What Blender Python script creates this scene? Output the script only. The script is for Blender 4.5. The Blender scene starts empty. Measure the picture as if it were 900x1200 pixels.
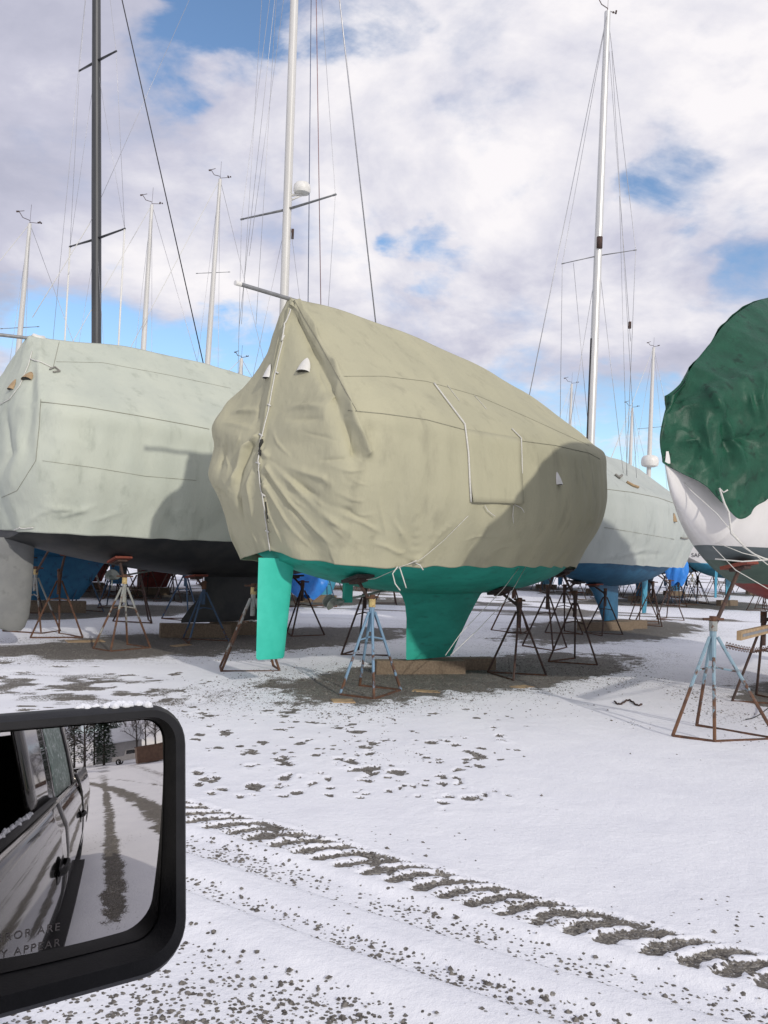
import bpy, bmesh, math, random
import numpy as np
from mathutils import Vector, Matrix
from mathutils.bvhtree import BVHTree

random.seed(7)
rng = np.random.RandomState(11)
R_ = math.radians
scene = bpy.context.scene
COL = scene.collection

# ------------------------------------------------------------------ camera
F_PX, EYE, PITCH, ROLL = 1020.0, 1.75, R_(2.5), R_(2.2)
cam_d = bpy.data.cameras.new('camera')
cam = bpy.data.objects.new('camera', cam_d)
COL.objects.link(cam)
cam_d.sensor_fit = 'VERTICAL'
cam_d.sensor_height = 24.0
cam_d.lens = 24.0 * F_PX / 1200.0
cam_d.clip_start = 0.02
cam_d.clip_end = 2000
cam.matrix_world = (Matrix.Translation((0, 0, EYE)) @ Matrix.Rotation(math.pi / 2 + PITCH, 4, 'X')
                    @ Matrix.Rotation(ROLL, 4, 'Z'))
scene.camera = cam

# ------------------------------------------------------------------ sun and sky
SUN_TRAVEL = Vector((-0.46, 0.79, -0.41)).normalized()
SUN_EL = math.asin(-SUN_TRAVEL.z)
SUN_AZ = math.atan2(-SUN_TRAVEL.x, -SUN_TRAVEL.y)      # clockwise from +Y
sl = bpy.data.lights.new('sun', 'SUN')
sl.energy = 2.05
sl.angle = R_(1.2)
sl.color = (1.0, 0.945, 0.86)
sun = bpy.data.objects.new('sun', sl)
sun.rotation_euler = SUN_TRAVEL.to_track_quat('-Z', 'Y').to_euler()
COL.objects.link(sun)
scene.view_settings.view_transform = 'Standard'
scene.view_settings.look = 'None'
scene.view_settings.gamma = 1.0
scene.view_settings.exposure = 0.08
scene.view_settings.use_curve_mapping = False


def pix_ray(u, v):
    """unit direction of the photograph's pixel (900x1200)"""
    d = Vector(((u - 450) / F_PX, -(v - 600) / F_PX, -1.0))
    return (cam.matrix_world.to_3x3() @ d).normalized()


def gnd(u, v, z=0.0):
    d = pix_ray(u, v)
    return Vector((0, 0, EYE)) + d * ((z - EYE) / d.z)


def at_plane(u, v, p0, n):
    d = pix_ray(u, v); o = Vector((0, 0, EYE))
    return o + d * ((Vector(p0) - o).dot(n) / d.dot(n))


def make_world():
    w = bpy.data.worlds.new('World')
    scene.world = w
    w.use_nodes = True
    nt = w.node_tree
    N, L = nt.nodes, nt.links
    N.clear()
    out = N.new('ShaderNodeOutputWorld')
    bg = N.new('ShaderNodeBackground')
    bg.inputs['Strength'].default_value = 0.1
    L.new(bg.outputs[0], out.inputs[0])
    sky = N.new('ShaderNodeTexSky')
    sky.sky_type = 'NISHITA'
    sky.sun_disc = False
    sky.sun_elevation = SUN_EL
    sky.sun_rotation = SUN_AZ
    sky.air_density = 1.0
    sky.dust_density = 0.1
    sky.ozone_density = 3.0
    tc = N.new('ShaderNodeTexCoord')
    nrm = N.new('ShaderNodeVectorMath'); nrm.operation = 'NORMALIZE'
    L.new(tc.outputs['Generated'], nrm.inputs[0])
    sep = N.new('ShaderNodeSeparateXYZ'); L.new(nrm.outputs[0], sep.inputs[0])

    def math_(op, a, b=None, clamp=False):
        m = N.new('ShaderNodeMath'); m.operation = op; m.use_clamp = clamp
        for i, x in enumerate((a, b)):
            if x is None: continue
            if isinstance(x, (int, float)): m.inputs[i].default_value = x
            else: L.new(x, m.inputs[i])
        return m.outputs[0]
    zz = math_('ADD', math_('MAXIMUM', sep.outputs[2], 0.0), 0.30)
    comb = N.new('ShaderNodeCombineXYZ')
    L.new(math_('DIVIDE', sep.outputs[0], zz), comb.inputs[0])
    L.new(math_('DIVIDE', sep.outputs[1], zz), comb.inputs[1])

    def noise(scale, detail, rough, off, dist=0.0):
        mp = N.new('ShaderNodeMapping'); mp.inputs['Location'].default_value = off
        L.new(comb.outputs[0], mp.inputs[0])
        n = N.new('ShaderNodeTexNoise')
        n.inputs['Scale'].default_value = scale; n.inputs['Detail'].default_value = detail
        n.inputs['Roughness'].default_value = rough; n.inputs['Distortion'].default_value = dist
        L.new(mp.outputs[0], n.inputs['Vector'])
        return n.outputs['Fac']
    cov = noise(2.4, 10, 0.60, (3.1, 1.7, 0.4), 0.25)
    # breaks in the cloud deck, each a direction and an angular radius
    gaps = [(215, 10, 6.5, .32), (290, -50, 8.5, .27), (330, 40, 4.0, .14), (440, 0, 4.0, .17), (795, 195, 3.6, .19), (745, 212, 3.0, .08), (512, 297, 2.3, .22), (620, 215, 2.5, .10),
            (110, 412, 5.5, .30), (215, 420, 5.0, .30), (290, 410, 4.5, .28), (760, 505, 5.0, .33), (680, 490, 3.5, .2), (600, 465, 3.0, .15), (885, 320, 3.5, .16), (20, 390, 4, .2), (560, 130, 3, .08), (850, 90, 4, .1)]
    wob = N.new('ShaderNodeTexNoise'); wob.inputs['Scale'].default_value = 9.0; wob.inputs['Detail'].default_value = 5; wob.inputs['Roughness'].default_value = .5
    mpw = N.new('ShaderNodeMapping'); mpw.inputs['Scale'].default_value = (1, 1, 2.2)
    L.new(nrm.outputs[0], mpw.inputs[0]); L.new(mpw.outputs[0], wob.inputs['Vector'])
    w1 = N.new('ShaderNodeVectorMath'); w1.operation = 'SUBTRACT'; w1.inputs[1].default_value = (.5, .5, .5); L.new(wob.outputs['Color'], w1.inputs[0])
    w2 = N.new('ShaderNodeVectorMath'); w2.operation = 'MULTIPLY_ADD'; w2.inputs[1].default_value = (.22, .22, .13)
    L.new(w1.outputs[0], w2.inputs[0]); L.new(nrm.outputs[0], w2.inputs[2])
    w3 = N.new('ShaderNodeVectorMath'); w3.operation = 'NORMALIZE'; L.new(w2.outputs[0], w3.inputs[0])
    acc = None
    for (u, v, rad, k) in gaps:
        d = pix_ray(u, v)
        dp = N.new('ShaderNodeVectorMath'); dp.operation = 'DOT_PRODUCT'
        L.new(w3.outputs[0], dp.inputs[0]); dp.inputs[1].default_value = d
        mr = N.new('ShaderNodeMapRange'); mr.interpolation_type = 'SMOOTHSTEP'
        mr.inputs['From Min'].default_value = math.cos(R_(rad)); mr.inputs['From Max'].default_value = 1.0
        mr.inputs['To Min'].default_value = 0; mr.inputs['To Max'].default_value = k
        L.new(dp.outputs['Value'], mr.inputs['Value'])
        acc = mr.outputs[0] if acc is None else math_('ADD', acc, mr.outputs[0])
    brk = noise(5.5, 9, .62, (1.3, 5.2, 0), .5)
    acc = math_('MULTIPLY', acc, math_('MULTIPLY', math_('POWER', brk, 1.6), 3.4))
    c2 = math_('SUBTRACT', math_('ADD', cov, 0.12), acc)
    mask = N.new('ShaderNodeMapRange'); mask.interpolation_type = 'SMOOTHSTEP'
    mask.inputs['From Min'].default_value = 0.22; mask.inputs['From Max'].default_value = 0.60
    L.new(c2, mask.inputs['Value'])
    shade = noise(2.0, 8, 0.58, (7.3, 2.2, 1.1), 0.3)
    sm = math_('ADD', math_('MULTIPLY', shade, 0.7), math_('MULTIPLY', cov, 0.3))
    ramp = N.new('ShaderNodeValToRGB')
    ramp.color_ramp.elements[0].position = 0.36; ramp.color_ramp.elements[0].color = (0.43, 0.44, 0.55, 1)
    ramp.color_ramp.elements[1].position = 0.60; ramp.color_ramp.elements[1].color = (0.92, 0.89, 0.91, 1)
    e = ramp.color_ramp.elements.new(0.47); e.color = (0.57, 0.57, 0.68, 1)
    e = ramp.color_ramp.elements.new(0.53); e.color = (0.74, 0.73, 0.80, 1)
    L.new(sm, ramp.inputs[0])
    cl = N.new('ShaderNodeVectorMath'); cl.operation = 'SCALE'; cl.inputs['Scale'].default_value = 10.0
    L.new(ramp.outputs[0], cl.inputs[0])
    mix = N.new('ShaderNodeMix'); mix.data_type = 'RGBA'
    L.new(mask.outputs[0], mix.inputs['Factor'])
    sk = N.new('ShaderNodeVectorMath'); sk.operation = 'SCALE'; sk.inputs['Scale'].default_value = 1.5
    L.new(sky.outputs[0], sk.inputs[0]); L.new(sk.outputs[0], mix.inputs[6]); L.new(cl.outputs[0], mix.inputs[7])
    L.new(mix.outputs[2], bg.inputs['Color'])


make_world()

# ------------------------------------------------------------------ materials
MATS = {}


def pmat(name, c1, c2=None, scale=4.0, rough=0.6, metal=0.0, bump=0.0, bscale=40.0, detail=5.0, lo=0.35, hi=0.65,
         stretch=(1, 1, 1), spec=0.5, coat=0.0, c3=None, c3scale=20.0, c3lo=.55, c3hi=.7, weave=0.0, bdist=0.01):
    m = bpy.data.materials.new(name)
    m.use_nodes = True
    nt = m.node_tree; N, L = nt.nodes, nt.links
    b = N['Principled BSDF']
    b.inputs['Roughness'].default_value = rough
    b.inputs['Metallic'].default_value = metal
    b.inputs['Specular IOR Level'].default_value = spec
    b.inputs['Coat Weight'].default_value = coat
    tc = N.new('ShaderNodeTexCoord')
    mp = N.new('ShaderNodeMapping'); mp.inputs['Scale'].default_value = stretch
    L.new(tc.outputs['Object'], mp.inputs[0])

    def nz(sc, de):
        n = N.new('ShaderNodeTexNoise'); n.inputs['Scale'].default_value = sc; n.inputs['Detail'].default_value = de
        n.inputs['Roughness'].default_value = 0.6
        L.new(mp.outputs[0], n.inputs['Vector'])
        return n.outputs['Fac']

    def ss(x, a, c):
        r = N.new('ShaderNodeMapRange'); r.interpolation_type = 'SMOOTHSTEP'
        r.inputs['From Min'].default_value = a; r.inputs['From Max'].default_value = c
        L.new(x, r.inputs['Value']); return r.outputs[0]

    def mx(f, a, c):
        x = N.new('ShaderNodeMix'); x.data_type = 'RGBA'
        L.new(f, x.inputs['Factor'])
        for i, q in ((6, a), (7, c)):
            if isinstance(q, tuple): x.inputs[i].default_value = (*q, 1)
            else: L.new(q, x.inputs[i])
        return x.outputs[2]
    col = None
    if c2:
        col = mx(ss(nz(scale, detail), lo, hi), c1, c2)
        if c3: col = mx(ss(nz(c3scale, 6), c3lo, c3hi), col, c3)
        L.new(col, b.inputs['Base Color'])
    else:
        b.inputs['Base Color'].default_value = (*c1, 1)
    if bump:
        n = nz(bscale, 4)
        if weave:
            n2 = nz(bscale * 12, 2)
            a = N.new('ShaderNodeMath'); a.operation = 'MULTIPLY_ADD'; a.inputs[1].default_value = weave
            L.new(n2, a.inputs[0]); L.new(n, a.inputs[2]); n = a.outputs[0]
        bp = N.new('ShaderNodeBump'); bp.inputs['Strength'].default_value = bump; bp.inputs['Distance'].default_value = bdist
        L.new(n, bp.inputs['Height']); L.new(bp.outputs[0], b.inputs['Normal'])
    MATS[name] = m
    return m


def painted_steel(name, paint, paint2, rust_z0=0.15, rust_z1=0.75, amount=0.5):
    """paint that has rusted through from the ground up, patchy"""
    m = pmat(name, (.155, .075, .038), (.08, .042, .028), 14, 0.8, 0, .5, 120)
    nt = m.node_tree; N, L = nt.nodes, nt.links
    b = N['Principled BSDF']
    rust = b.inputs['Base Color'].links[0].from_socket
    tc = [n for n in N if n.type == 'TEX_COORD'][0]
    sep = N.new('ShaderNodeSeparateXYZ'); L.new(tc.outputs['Object'], sep.inputs[0])
    mr = N.new('ShaderNodeMapRange'); mr.inputs['From Min'].default_value = rust_z0 - .3; mr.inputs['From Max'].default_value = rust_z1 + .45; mr.clamp = False
    L.new(sep.outputs[2], mr.inputs['Value'])
    nz = N.new('ShaderNodeTexNoise'); nz.inputs['Scale'].default_value = 6; nz.inputs['Detail'].default_value = 8; nz.inputs['Roughness'].default_value = .65
    L.new(tc.outputs['Object'], nz.inputs['Vector'])
    m0 = N.new('ShaderNodeMath'); m0.operation = 'MULTIPLY_ADD'; m0.inputs[1].default_value = 2.2; m0.inputs[2].default_value = -.6; L.new(nz.outputs['Fac'], m0.inputs[0])
    ad = N.new('ShaderNodeMath'); ad.operation = 'ADD'; L.new(mr.outputs[0], ad.inputs[0]); L.new(m0.outputs[0], ad.inputs[1])
    m2 = N.new('ShaderNodeMapRange'); m2.interpolation_type = 'SMOOTHSTEP'
    m2.inputs['From Min'].default_value = .55 + amount * .5; m2.inputs['From Max'].default_value = .75 + amount * .5
    L.new(ad.outputs[0], m2.inputs['Value'])
    pn = N.new('ShaderNodeMix'); pn.data_type = 'RGBA'
    pn.inputs[6].default_value = (*paint, 1); pn.inputs[7].default_value = (*paint2, 1)
    n2 = N.new('ShaderNodeTexNoise'); n2.inputs['Scale'].default_value = 30
    L.new(tc.outputs['Object'], n2.inputs['Vector']); L.new(n2.outputs['Fac'], pn.inputs['Factor'])
    mx = N.new('ShaderNodeMix'); mx.data_type = 'RGBA'
    L.new(m2.outputs[0], mx.inputs['Factor']); L.new(rust, mx.inputs[6]); L.new(pn.outputs[2], mx.inputs[7])
    L.new(mx.outputs[2], b.inputs['Base Color'])
    return m


def canvas(name, c1, c2, streak, wr=.55):
    return pmat(name, c1, c2, 1.3, 0.85, 0, wr, 8.0, 8, .3, .7, (1, 1, .38), .2, 0, streak, 4.0, .52, .78, .18, .02)


M_canvas_olive = canvas('olive_canvas', (.455, .436, .305), (.41, .395, .28), (.35, .335, .24))
M_canvas_pale = canvas('pale_green_canvas', (.52, .55, .465), (.465, .50, .43), (.38, .41, .345))
M_canvas_sage = canvas('sage_canvas', (.46, .49, .455), (.42, .455, .425), (.36, .385, .36))
M_canvas_grey = canvas('grey_canvas', (.50, .52, .53), (.42, .44, .46), (.34, .36, .38))
M_tarp_green = pmat('green_tarp', (.008, .058, .032), (.012, .082, .045), 5, .48, 0, .4, 26, 6, .3, .7, spec=.3, c3=(.005, .036, .02), c3scale=9, bdist=.012)
M_tarp_blue = pmat('blue_tarp', (.02, .17, .55), (.03, .24, .68), 3, .4, 0, .4, 12)
M_teal = pmat('teal_antifoul', (.012, .29, .215), (.022, .37, .28), 3, .7, 0, .2, 45, c3=(.012, .19, .15), c3scale=9, c3lo=.52, c3hi=.8, stretch=(.5, 1, 1.6))
M_teal_sunlit = pmat('teal_rudder_sunlit', (.035, .50, .375), (.045, .54, .41), 6, .5, 0, .08, 60, c3=(.03, .43, .33), c3scale=5, c3lo=.6, c3hi=.85)  # lighter copy of the teal: sun on the rudder put into the colour
M_black_hull = pmat('black_antifoul', (.022, .025, .028), (.045, .046, .045), 2.5, .55, 0, .12, 40, c3=(.075, .072, .062), c3scale=3, c3lo=.6, c3hi=.85)
M_grey_rud = pmat('grey_antifoul', (.19, .195, .195), (.22, .225, .22), 4, .75, 0, .12, 50, c3=(.165, .17, .168), c3scale=6)
M_blue_hull = pmat('blue_antifoul', (.016, .105, .20), (.024, .135, .25), 4, .65, 0, .12, 50, c3=(.012, .075, .15), c3scale=7)
M_blue2_hull = pmat('deep_blue_antifoul', (.012, .11, .22), (.02, .14, .27), 4, .6, 0, .12, 50, c3=(.01, .07, .15), c3scale=7)
M_cyan_hull = pmat('light_blue_antifoul', (.05, .28, .42), (.07, .34, .48), 4, .6, 0, .1, 50)
M_red_hull = pmat('red_antifoul', (.19, .028, .022), (.25, .04, .03), 4, .65, 0, .1, 50)
M_dkgreen = pmat('dark_green_antifoul', (.055, .10, .075), (.075, .125, .095), 5, .6, 0, .1, 50, c3=(.04, .075, .06), c3scale=8)
M_stripe = pmat('slate_boot_stripe', (.075, .10, .105), (.09, .115, .12), 5, .45)
M_white_gel = pmat('white_gelcoat', (.74, .72, .69), (.69, .67, .64), 2.2, .32, 0, 0, 40, c3=(.58, .55, .50), c3scale=4, c3lo=.6, c3hi=.9, stretch=(1, 1, .4))
M_white = pmat('white_plastic', (.75, .74, .70), (.68, .67, .62), 8, .45)
M_alu = pmat('anodised_mast', (.62, .62, .60), (.70, .69, .66), 3, .38, .35, .05, 60, stretch=(1, 1, .1))
M_mast_white = pmat('white_mast_paint', (.64, .63, .60), (.56, .55, .52), 3, .4, 0, 0, stretch=(1, 1, .1))
M_mast_dark = pmat('dark_mast', (.045, .047, .05), (.07, .072, .075), 4, .45, .2, 0, stretch=(1, 1, .1))
M_wire = pmat('rigging_wire', (.40, .40, .42), (.5, .5, .5), 20, .4, .6)
M_wire_dark = pmat('black_stay', (.02, .02, .022), None, rough=.5)
M_rope_white = pmat('white_rope', (.72, .71, .66), (.6, .59, .54), 60, .8, 0, .5, 300)
M_rope_grey = pmat('grey_rope', (.28, .27, .24), (.2, .19, .17), 60, .9)
M_rope_red = pmat('red_halyard', (.22, .10, .10), (.3, .2, .2), 40, .8)
M_rope_blue = pmat('blue_halyard', (.08, .10, .18), (.14, .16, .22), 40, .8)
M_seam = pmat('seam_stitching', (.20, .195, .15), (.27, .26, .20), 30, .9)
M_dark_gap = pmat('dark_gap_shade', (.03, .03, .025), (.05, .05, .04), 10, .9)  # near-black colour stands in for the shade inside lacing gaps and vents
M_pole = pmat('galvanised_pole', (.20, .205, .21), (.27, .275, .28), 8, .5, .3)
M_wood = pmat('old_timber', (.17, .125, .085), (.24, .185, .13), 5, .85, 0, .6, 60, stretch=(.6, 8, 8), c3=(.09, .07, .05), c3scale=10)
M_ply = pmat('plywood', (.42, .30, .17), (.33, .23, .13), 9, .8, 0, .2, 80, c3=(.2, .13, .08), c3scale=14)
M_rust = pmat('rusted_steel', (.125, .058, .032), (.065, .036, .025), 12, .85, 0, .5, 140, c3=(.21, .10, .05), c3scale=26)
M_darksteel = pmat('dark_rusty_steel', (.045, .030, .026), (.075, .042, .032), 12, .8, 0, .4, 140, c3=(.12, .06, .035), c3scale=20)
M_blue_stand = painted_steel('blue_stand_paint', (.16, .27, .38), (.21, .33, .45), .02, .60, .45)
M_blue_dark_stand = painted_steel('dark_blue_stand_paint', (.045, .08, .14), (.06, .11, .18), .0, .35, .35)
M_cream_stand = painted_steel('cream_stand_paint', (.33, .31, .26), (.25, .29, .30), .15, .9, .65)
M_yellow = pmat('yellow_collar_paint', (.55, .42, .18), (.45, .33, .14), 12, .7, 0, .2, 90, c3=(.2, .1, .05), c3scale=20)
M_red_pad = pmat('red_painted_pad', (.24, .055, .03), (.17, .045, .03), 14, .8, 0, .3, 90)
M_dark_pad = pmat('dark_pad', (.035, .03, .03), (.055, .045, .042), 14, .85, 0, .3, 90)
M_bronze = pmat('antifouled_bronze', (.30, .32, .29), (.2, .23, .2), 14, .6, .3)
M_black_plastic = pmat('black_plastic', (.008, .008, .009), (.012, .012, .013), 50, .55, 0, .25, 500, spec=.3, bdist=.001)
M_truck = pmat('truck_paint', (.020, .019, .018), (.026, .025, .023), 3, .12, .0, 0, coat=1.0, spec=.6)
M_chrome = pmat('bright_trim', (.55, .53, .50), None, rough=.2, metal=.9)
M_rubber = pmat('tyre_rubber', (.015, .015, .015), (.03, .03, .03), 20, .9, 0, .4, 80)
M_interior = pmat('cab_interior', (.012, .011, .010), (.02, .018, .016), 6, .9)
M_frost = pmat('frosted_window', (.10, .17, .14), (.33, .42, .38), 14, .45, 0, .5, 60, lo=.45, hi=.7, c3=(.72, .78, .78), c3scale=30, c3lo=.57, c3hi=.66)
M_darkglass = pmat('dark_window', (.012, .014, .014), None, rough=.05, spec=.6)
M_snowlump = pmat('snow_lump', (.84, .86, .90), (.80, .82, .87), 20, .7, 0, .5, 120)
M_silver_paint = pmat('silver_paint', (.42, .40, .36), (.46, .44, .40), 3, .25, .2, coat=.6)
M_brown_bin = pmat('brown_bin_steel', (.10, .055, .035), (.14, .08, .05), 3, .7)
M_bark = pmat('bark', (.055, .045, .038), (.085, .07, .06), 8, .9, 0, .5, 40)
M_needle = pmat('conifer_needles', (.018, .038, .02), (.03, .055, .028), 3, .8)
M_shed = pmat('shed_siding', (.42, .41, .40), (.36, .35, .34), 2, .7)
M_roof_snow = pmat('snowy_roof', (.80, .82, .86), (.74, .76, .80), 2, .8)
M_orange = pmat('orange_tarp', (.50, .17, .04), (.4, .13, .03), 5, .6)

mm = bpy.data.materials.new('mirror_silver')
mm.use_nodes = True
mb_ = mm.node_tree.nodes['Principled BSDF']
mb_.inputs['Base Color'].default_value = (.66, .63, .60, 1)
mb_.inputs['Metallic'].default_value = 1.0
mb_.inputs['Roughness'].default_value = 0.012
M_mirror = mm


# ------------------------------------------------------------------ mesh helpers
class MB:
    def __init__(s):
        s.v = []; s.f = []; s.m = []

    def add(s, verts, faces, mi=0):
        o = len(s.v)
        s.v.extend([tuple(p) for p in verts])
        s.f.extend([tuple(i + o for i in f) for f in faces])
        s.m.extend([mi] * len(faces))
        return s

    def box(s, c, size, M=None, mi=0, taper=1.0):
        hx, hy, hz = size[0] / 2, size[1] / 2, size[2] / 2
        vs = []
        for k, z in enumerate((-hz, hz)):
            q = taper if k else 1.0
            for (x, y) in ((-hx, -hy), (hx, -hy), (hx, hy), (-hx, hy)):
                p = Vector((x * q, y * q, z))
                if M is not None: p = M @ p
                vs.append(p + Vector(c))
        s.add(vs, [(0, 3, 2, 1), (4, 5, 6, 7), (0, 1, 5, 4), (1, 2, 6, 5), (2, 3, 7, 6), (3, 0, 4, 7)], mi)
        return s

    def tube(s, pts, r, n=6, cap=True, mi=0, sq=(1, 1)):
        pts = [Vector(p) for p in pts]
        k = len(pts)
        rs = r if isinstance(r, (list, tuple)) else [r] * k
        t0 = (pts[1] - pts[0]).normalized()
        up = Vector((0, 0, 1)) if abs(t0.z) < .9 else Vector((1, 0, 0))
        x = t0.cross(up).normalized(); y = x.cross(t0).normalized()
        vs = []
        for i, p in enumerate(pts):
            a = pts[max(i - 1, 0)]; b = pts[min(i + 1, k - 1)]
            t = (b - a)
            t = t.normalized() if t.length > 1e-9 else t0
            x = (x - t * x.dot(t))
            x = x.normalized() if x.length > 1e-6 else t.orthogonal().normalized()
            y = t.cross(x)
            for j in range(n):
                an = 2 * math.pi * (j + .5) / n
                vs.append(p + x * (math.cos(an) * rs[i] * sq[0]) + y * (math.sin(an) * rs[i] * sq[1]))
        fs = []
        for i in range(k - 1):
            for j in range(n):
                a = i * n + j; b = i * n + (j + 1) % n
                fs.append((a, b, b + n, a + n))
        if cap:
            fs.append(tuple(range(n - 1, -1, -1)))
            fs.append(tuple(range((k - 1) * n, k * n)))
        s.add(vs, fs, mi)
        return s

    def build(s, name, mat, parent=None, smooth=False, world=False, angle=None):
        me = bpy.data.meshes.new(name)
        vs = s.v
        if world and parent is not None:
            inv = parent_matrix(parent).inverted()
            vs = [tuple(inv @ Vector(p)) for p in vs]
        me.from_pydata(vs, [], s.f)
        for mt in (mat if isinstance(mat, (list, tuple)) else [mat]):
            me.materials.append(mt)
        if any(s.m): me.polygons.foreach_set('material_index', s.m)
        me.polygons.foreach_set('use_smooth', [smooth] * len(me.polygons))
        me.update()
        if angle is not None:
            me.set_sharp_from_angle(angle=R_(angle))
        o = bpy.data.objects.new(name, me)
        COL.objects.link(o)
        if parent is not None: o.parent = parent
        return o


def parent_matrix(o):
    m = o.matrix_basis.copy()
    while o.parent is not None:
        o = o.parent
        m = o.matrix_basis @ m
    return m


def empty(name, loc=(0, 0, 0), rz=0.0):
    o = bpy.data.objects.new(name, None)
    o.empty_display_size = .2
    o.location = loc; o.rotation_euler = (0, 0, rz)
    o.matrix_basis = Matrix.Translation(loc) @ Matrix.Rotation(rz, 4, 'Z')
    COL.objects.link(o)
    return o


def tag(o, label=None, cat=None, group=None, kind=None):
    if label: o['label'] = label
    if cat: o['category'] = cat
    if group: o['group'] = group
    if kind: o['kind'] = kind
    return o


def copy_tree(o, parent=None):
    c = o.copy(); COL.objects.link(c)
    if parent is not None: c.parent = parent
    for ch in o.children: copy_tree(ch, c)
    return c


def pchip(xs, ys, x):
    xs = np.asarray(xs, float); ys = np.asarray(ys, float); x = np.clip(np.asarray(x, float), xs[0], xs[-1])
    h = np.diff(xs); d = np.diff(ys) / h
    m = np.zeros_like(ys)
    for i in range(1, len(xs) - 1):
        if d[i - 1] * d[i] > 0:
            w1 = 2 * h[i] + h[i - 1]; w2 = h[i] + 2 * h[i - 1]
            m[i] = (w1 + w2) / (w1 / d[i - 1] + w2 / d[i])
    m[0] = d[0]; m[-1] = d[-1]
    i = np.clip(np.searchsorted(xs, x, side='right') - 1, 0, len(xs) - 2)
    t = (x - xs[i]) / h[i]
    return ((1 + 2 * t) * (1 - t) ** 2 * ys[i] + t * (1 - t) ** 2 * h[i] * m[i]
            + t * t * (3 - 2 * t) * ys[i + 1] + t * t * (t - 1) * h[i] * m[i + 1])


def catrom(xs, ys, x):
    """smooth C1 interpolation that may overshoot a little"""
    xs = np.asarray(xs, float); ys = np.asarray(ys, float); x = np.clip(np.asarray(x, float), xs[0], xs[-1])
    m = np.gradient(ys, xs)
    h = np.diff(xs)
    i = np.clip(np.searchsorted(xs, x, side='right') - 1, 0, len(xs) - 2)
    t = (x - xs[i]) / h[i]
    return ((1 + 2 * t) * (1 - t) ** 2 * ys[i] + t * (1 - t) ** 2 * h[i] * m[i]
            + t * t * (3 - 2 * t) * ys[i + 1] + t * t * (t - 1) * h[i] * m[i + 1])


PERM = rng.permutation(4096)
VALS = rng.rand(4096)


def vnoise(p, seed=0):
    """value noise, p (n,3) -> 0..1"""
    i = np.floor(p).astype(np.int64); f = p - i
    f = f * f * (3 - 2 * f)
    out = 0
    for dx in (0, 1):
        for dy in (0, 1):
            for dz in (0, 1):
                hh = PERM[(i[:, 0] + dx + seed * 17) & 4095]
                hh = PERM[(hh + i[:, 1] + dy) & 4095]
                hh = PERM[(hh + i[:, 2] + dz) & 4095]
                w = ((f[:, 0] if dx else 1 - f[:, 0]) * (f[:, 1] if dy else 1 - f[:, 1]) * (f[:, 2] if dz else 1 - f[:, 2]))
                out = out + w * VALS[hh]
    return out


def fbm(p, oct=4, seed=0, gain=.5):
    a, s, t = 1.0, 0, 0
    for o in range(oct):
        s = s + a * vnoise(p * (2 ** o), seed + o); t += a; a *= gain
    return s / t


def smooth(a, b, x):
    t = np.clip((x - a) / (b - a), 0, 1)
    return t * t * (3 - 2 * t)


# ------------------------------------------------------------------ truck axes (the photographer sits in it)
TH = Vector((-.836, .549, 0)).normalized()           # truck heading
TR = Vector((TH.y, -TH.x, 0))                         # its right-hand side


def tw(f, o, z):                                       # truck frame -> world
    return TH * f + TR * o + Vector((0, 0, z))


# ------------------------------------------------------------------ ground
BOATS_AT = {}     # name -> (K, deg) filled below, needed for the bare patches
K_MAIN = Vector((0.82, 12.78, 0)); D_MAIN = 45.0
K_LEFT = Vector((-2.92, 16.72, 0)); D_LEFT = 46.5
K_BLUE = Vector((5.75, 21.7, 0)); D_BLUE = 180 + 57.0
K_DARK = Vector((-7.55, 20.4, 0)); D_DARK = 46.0
K_GREEN = Vector((6.05, 11.75, 0)); D_GREEN = 180 + 45.0

FAR = []          # far boats: dict


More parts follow.
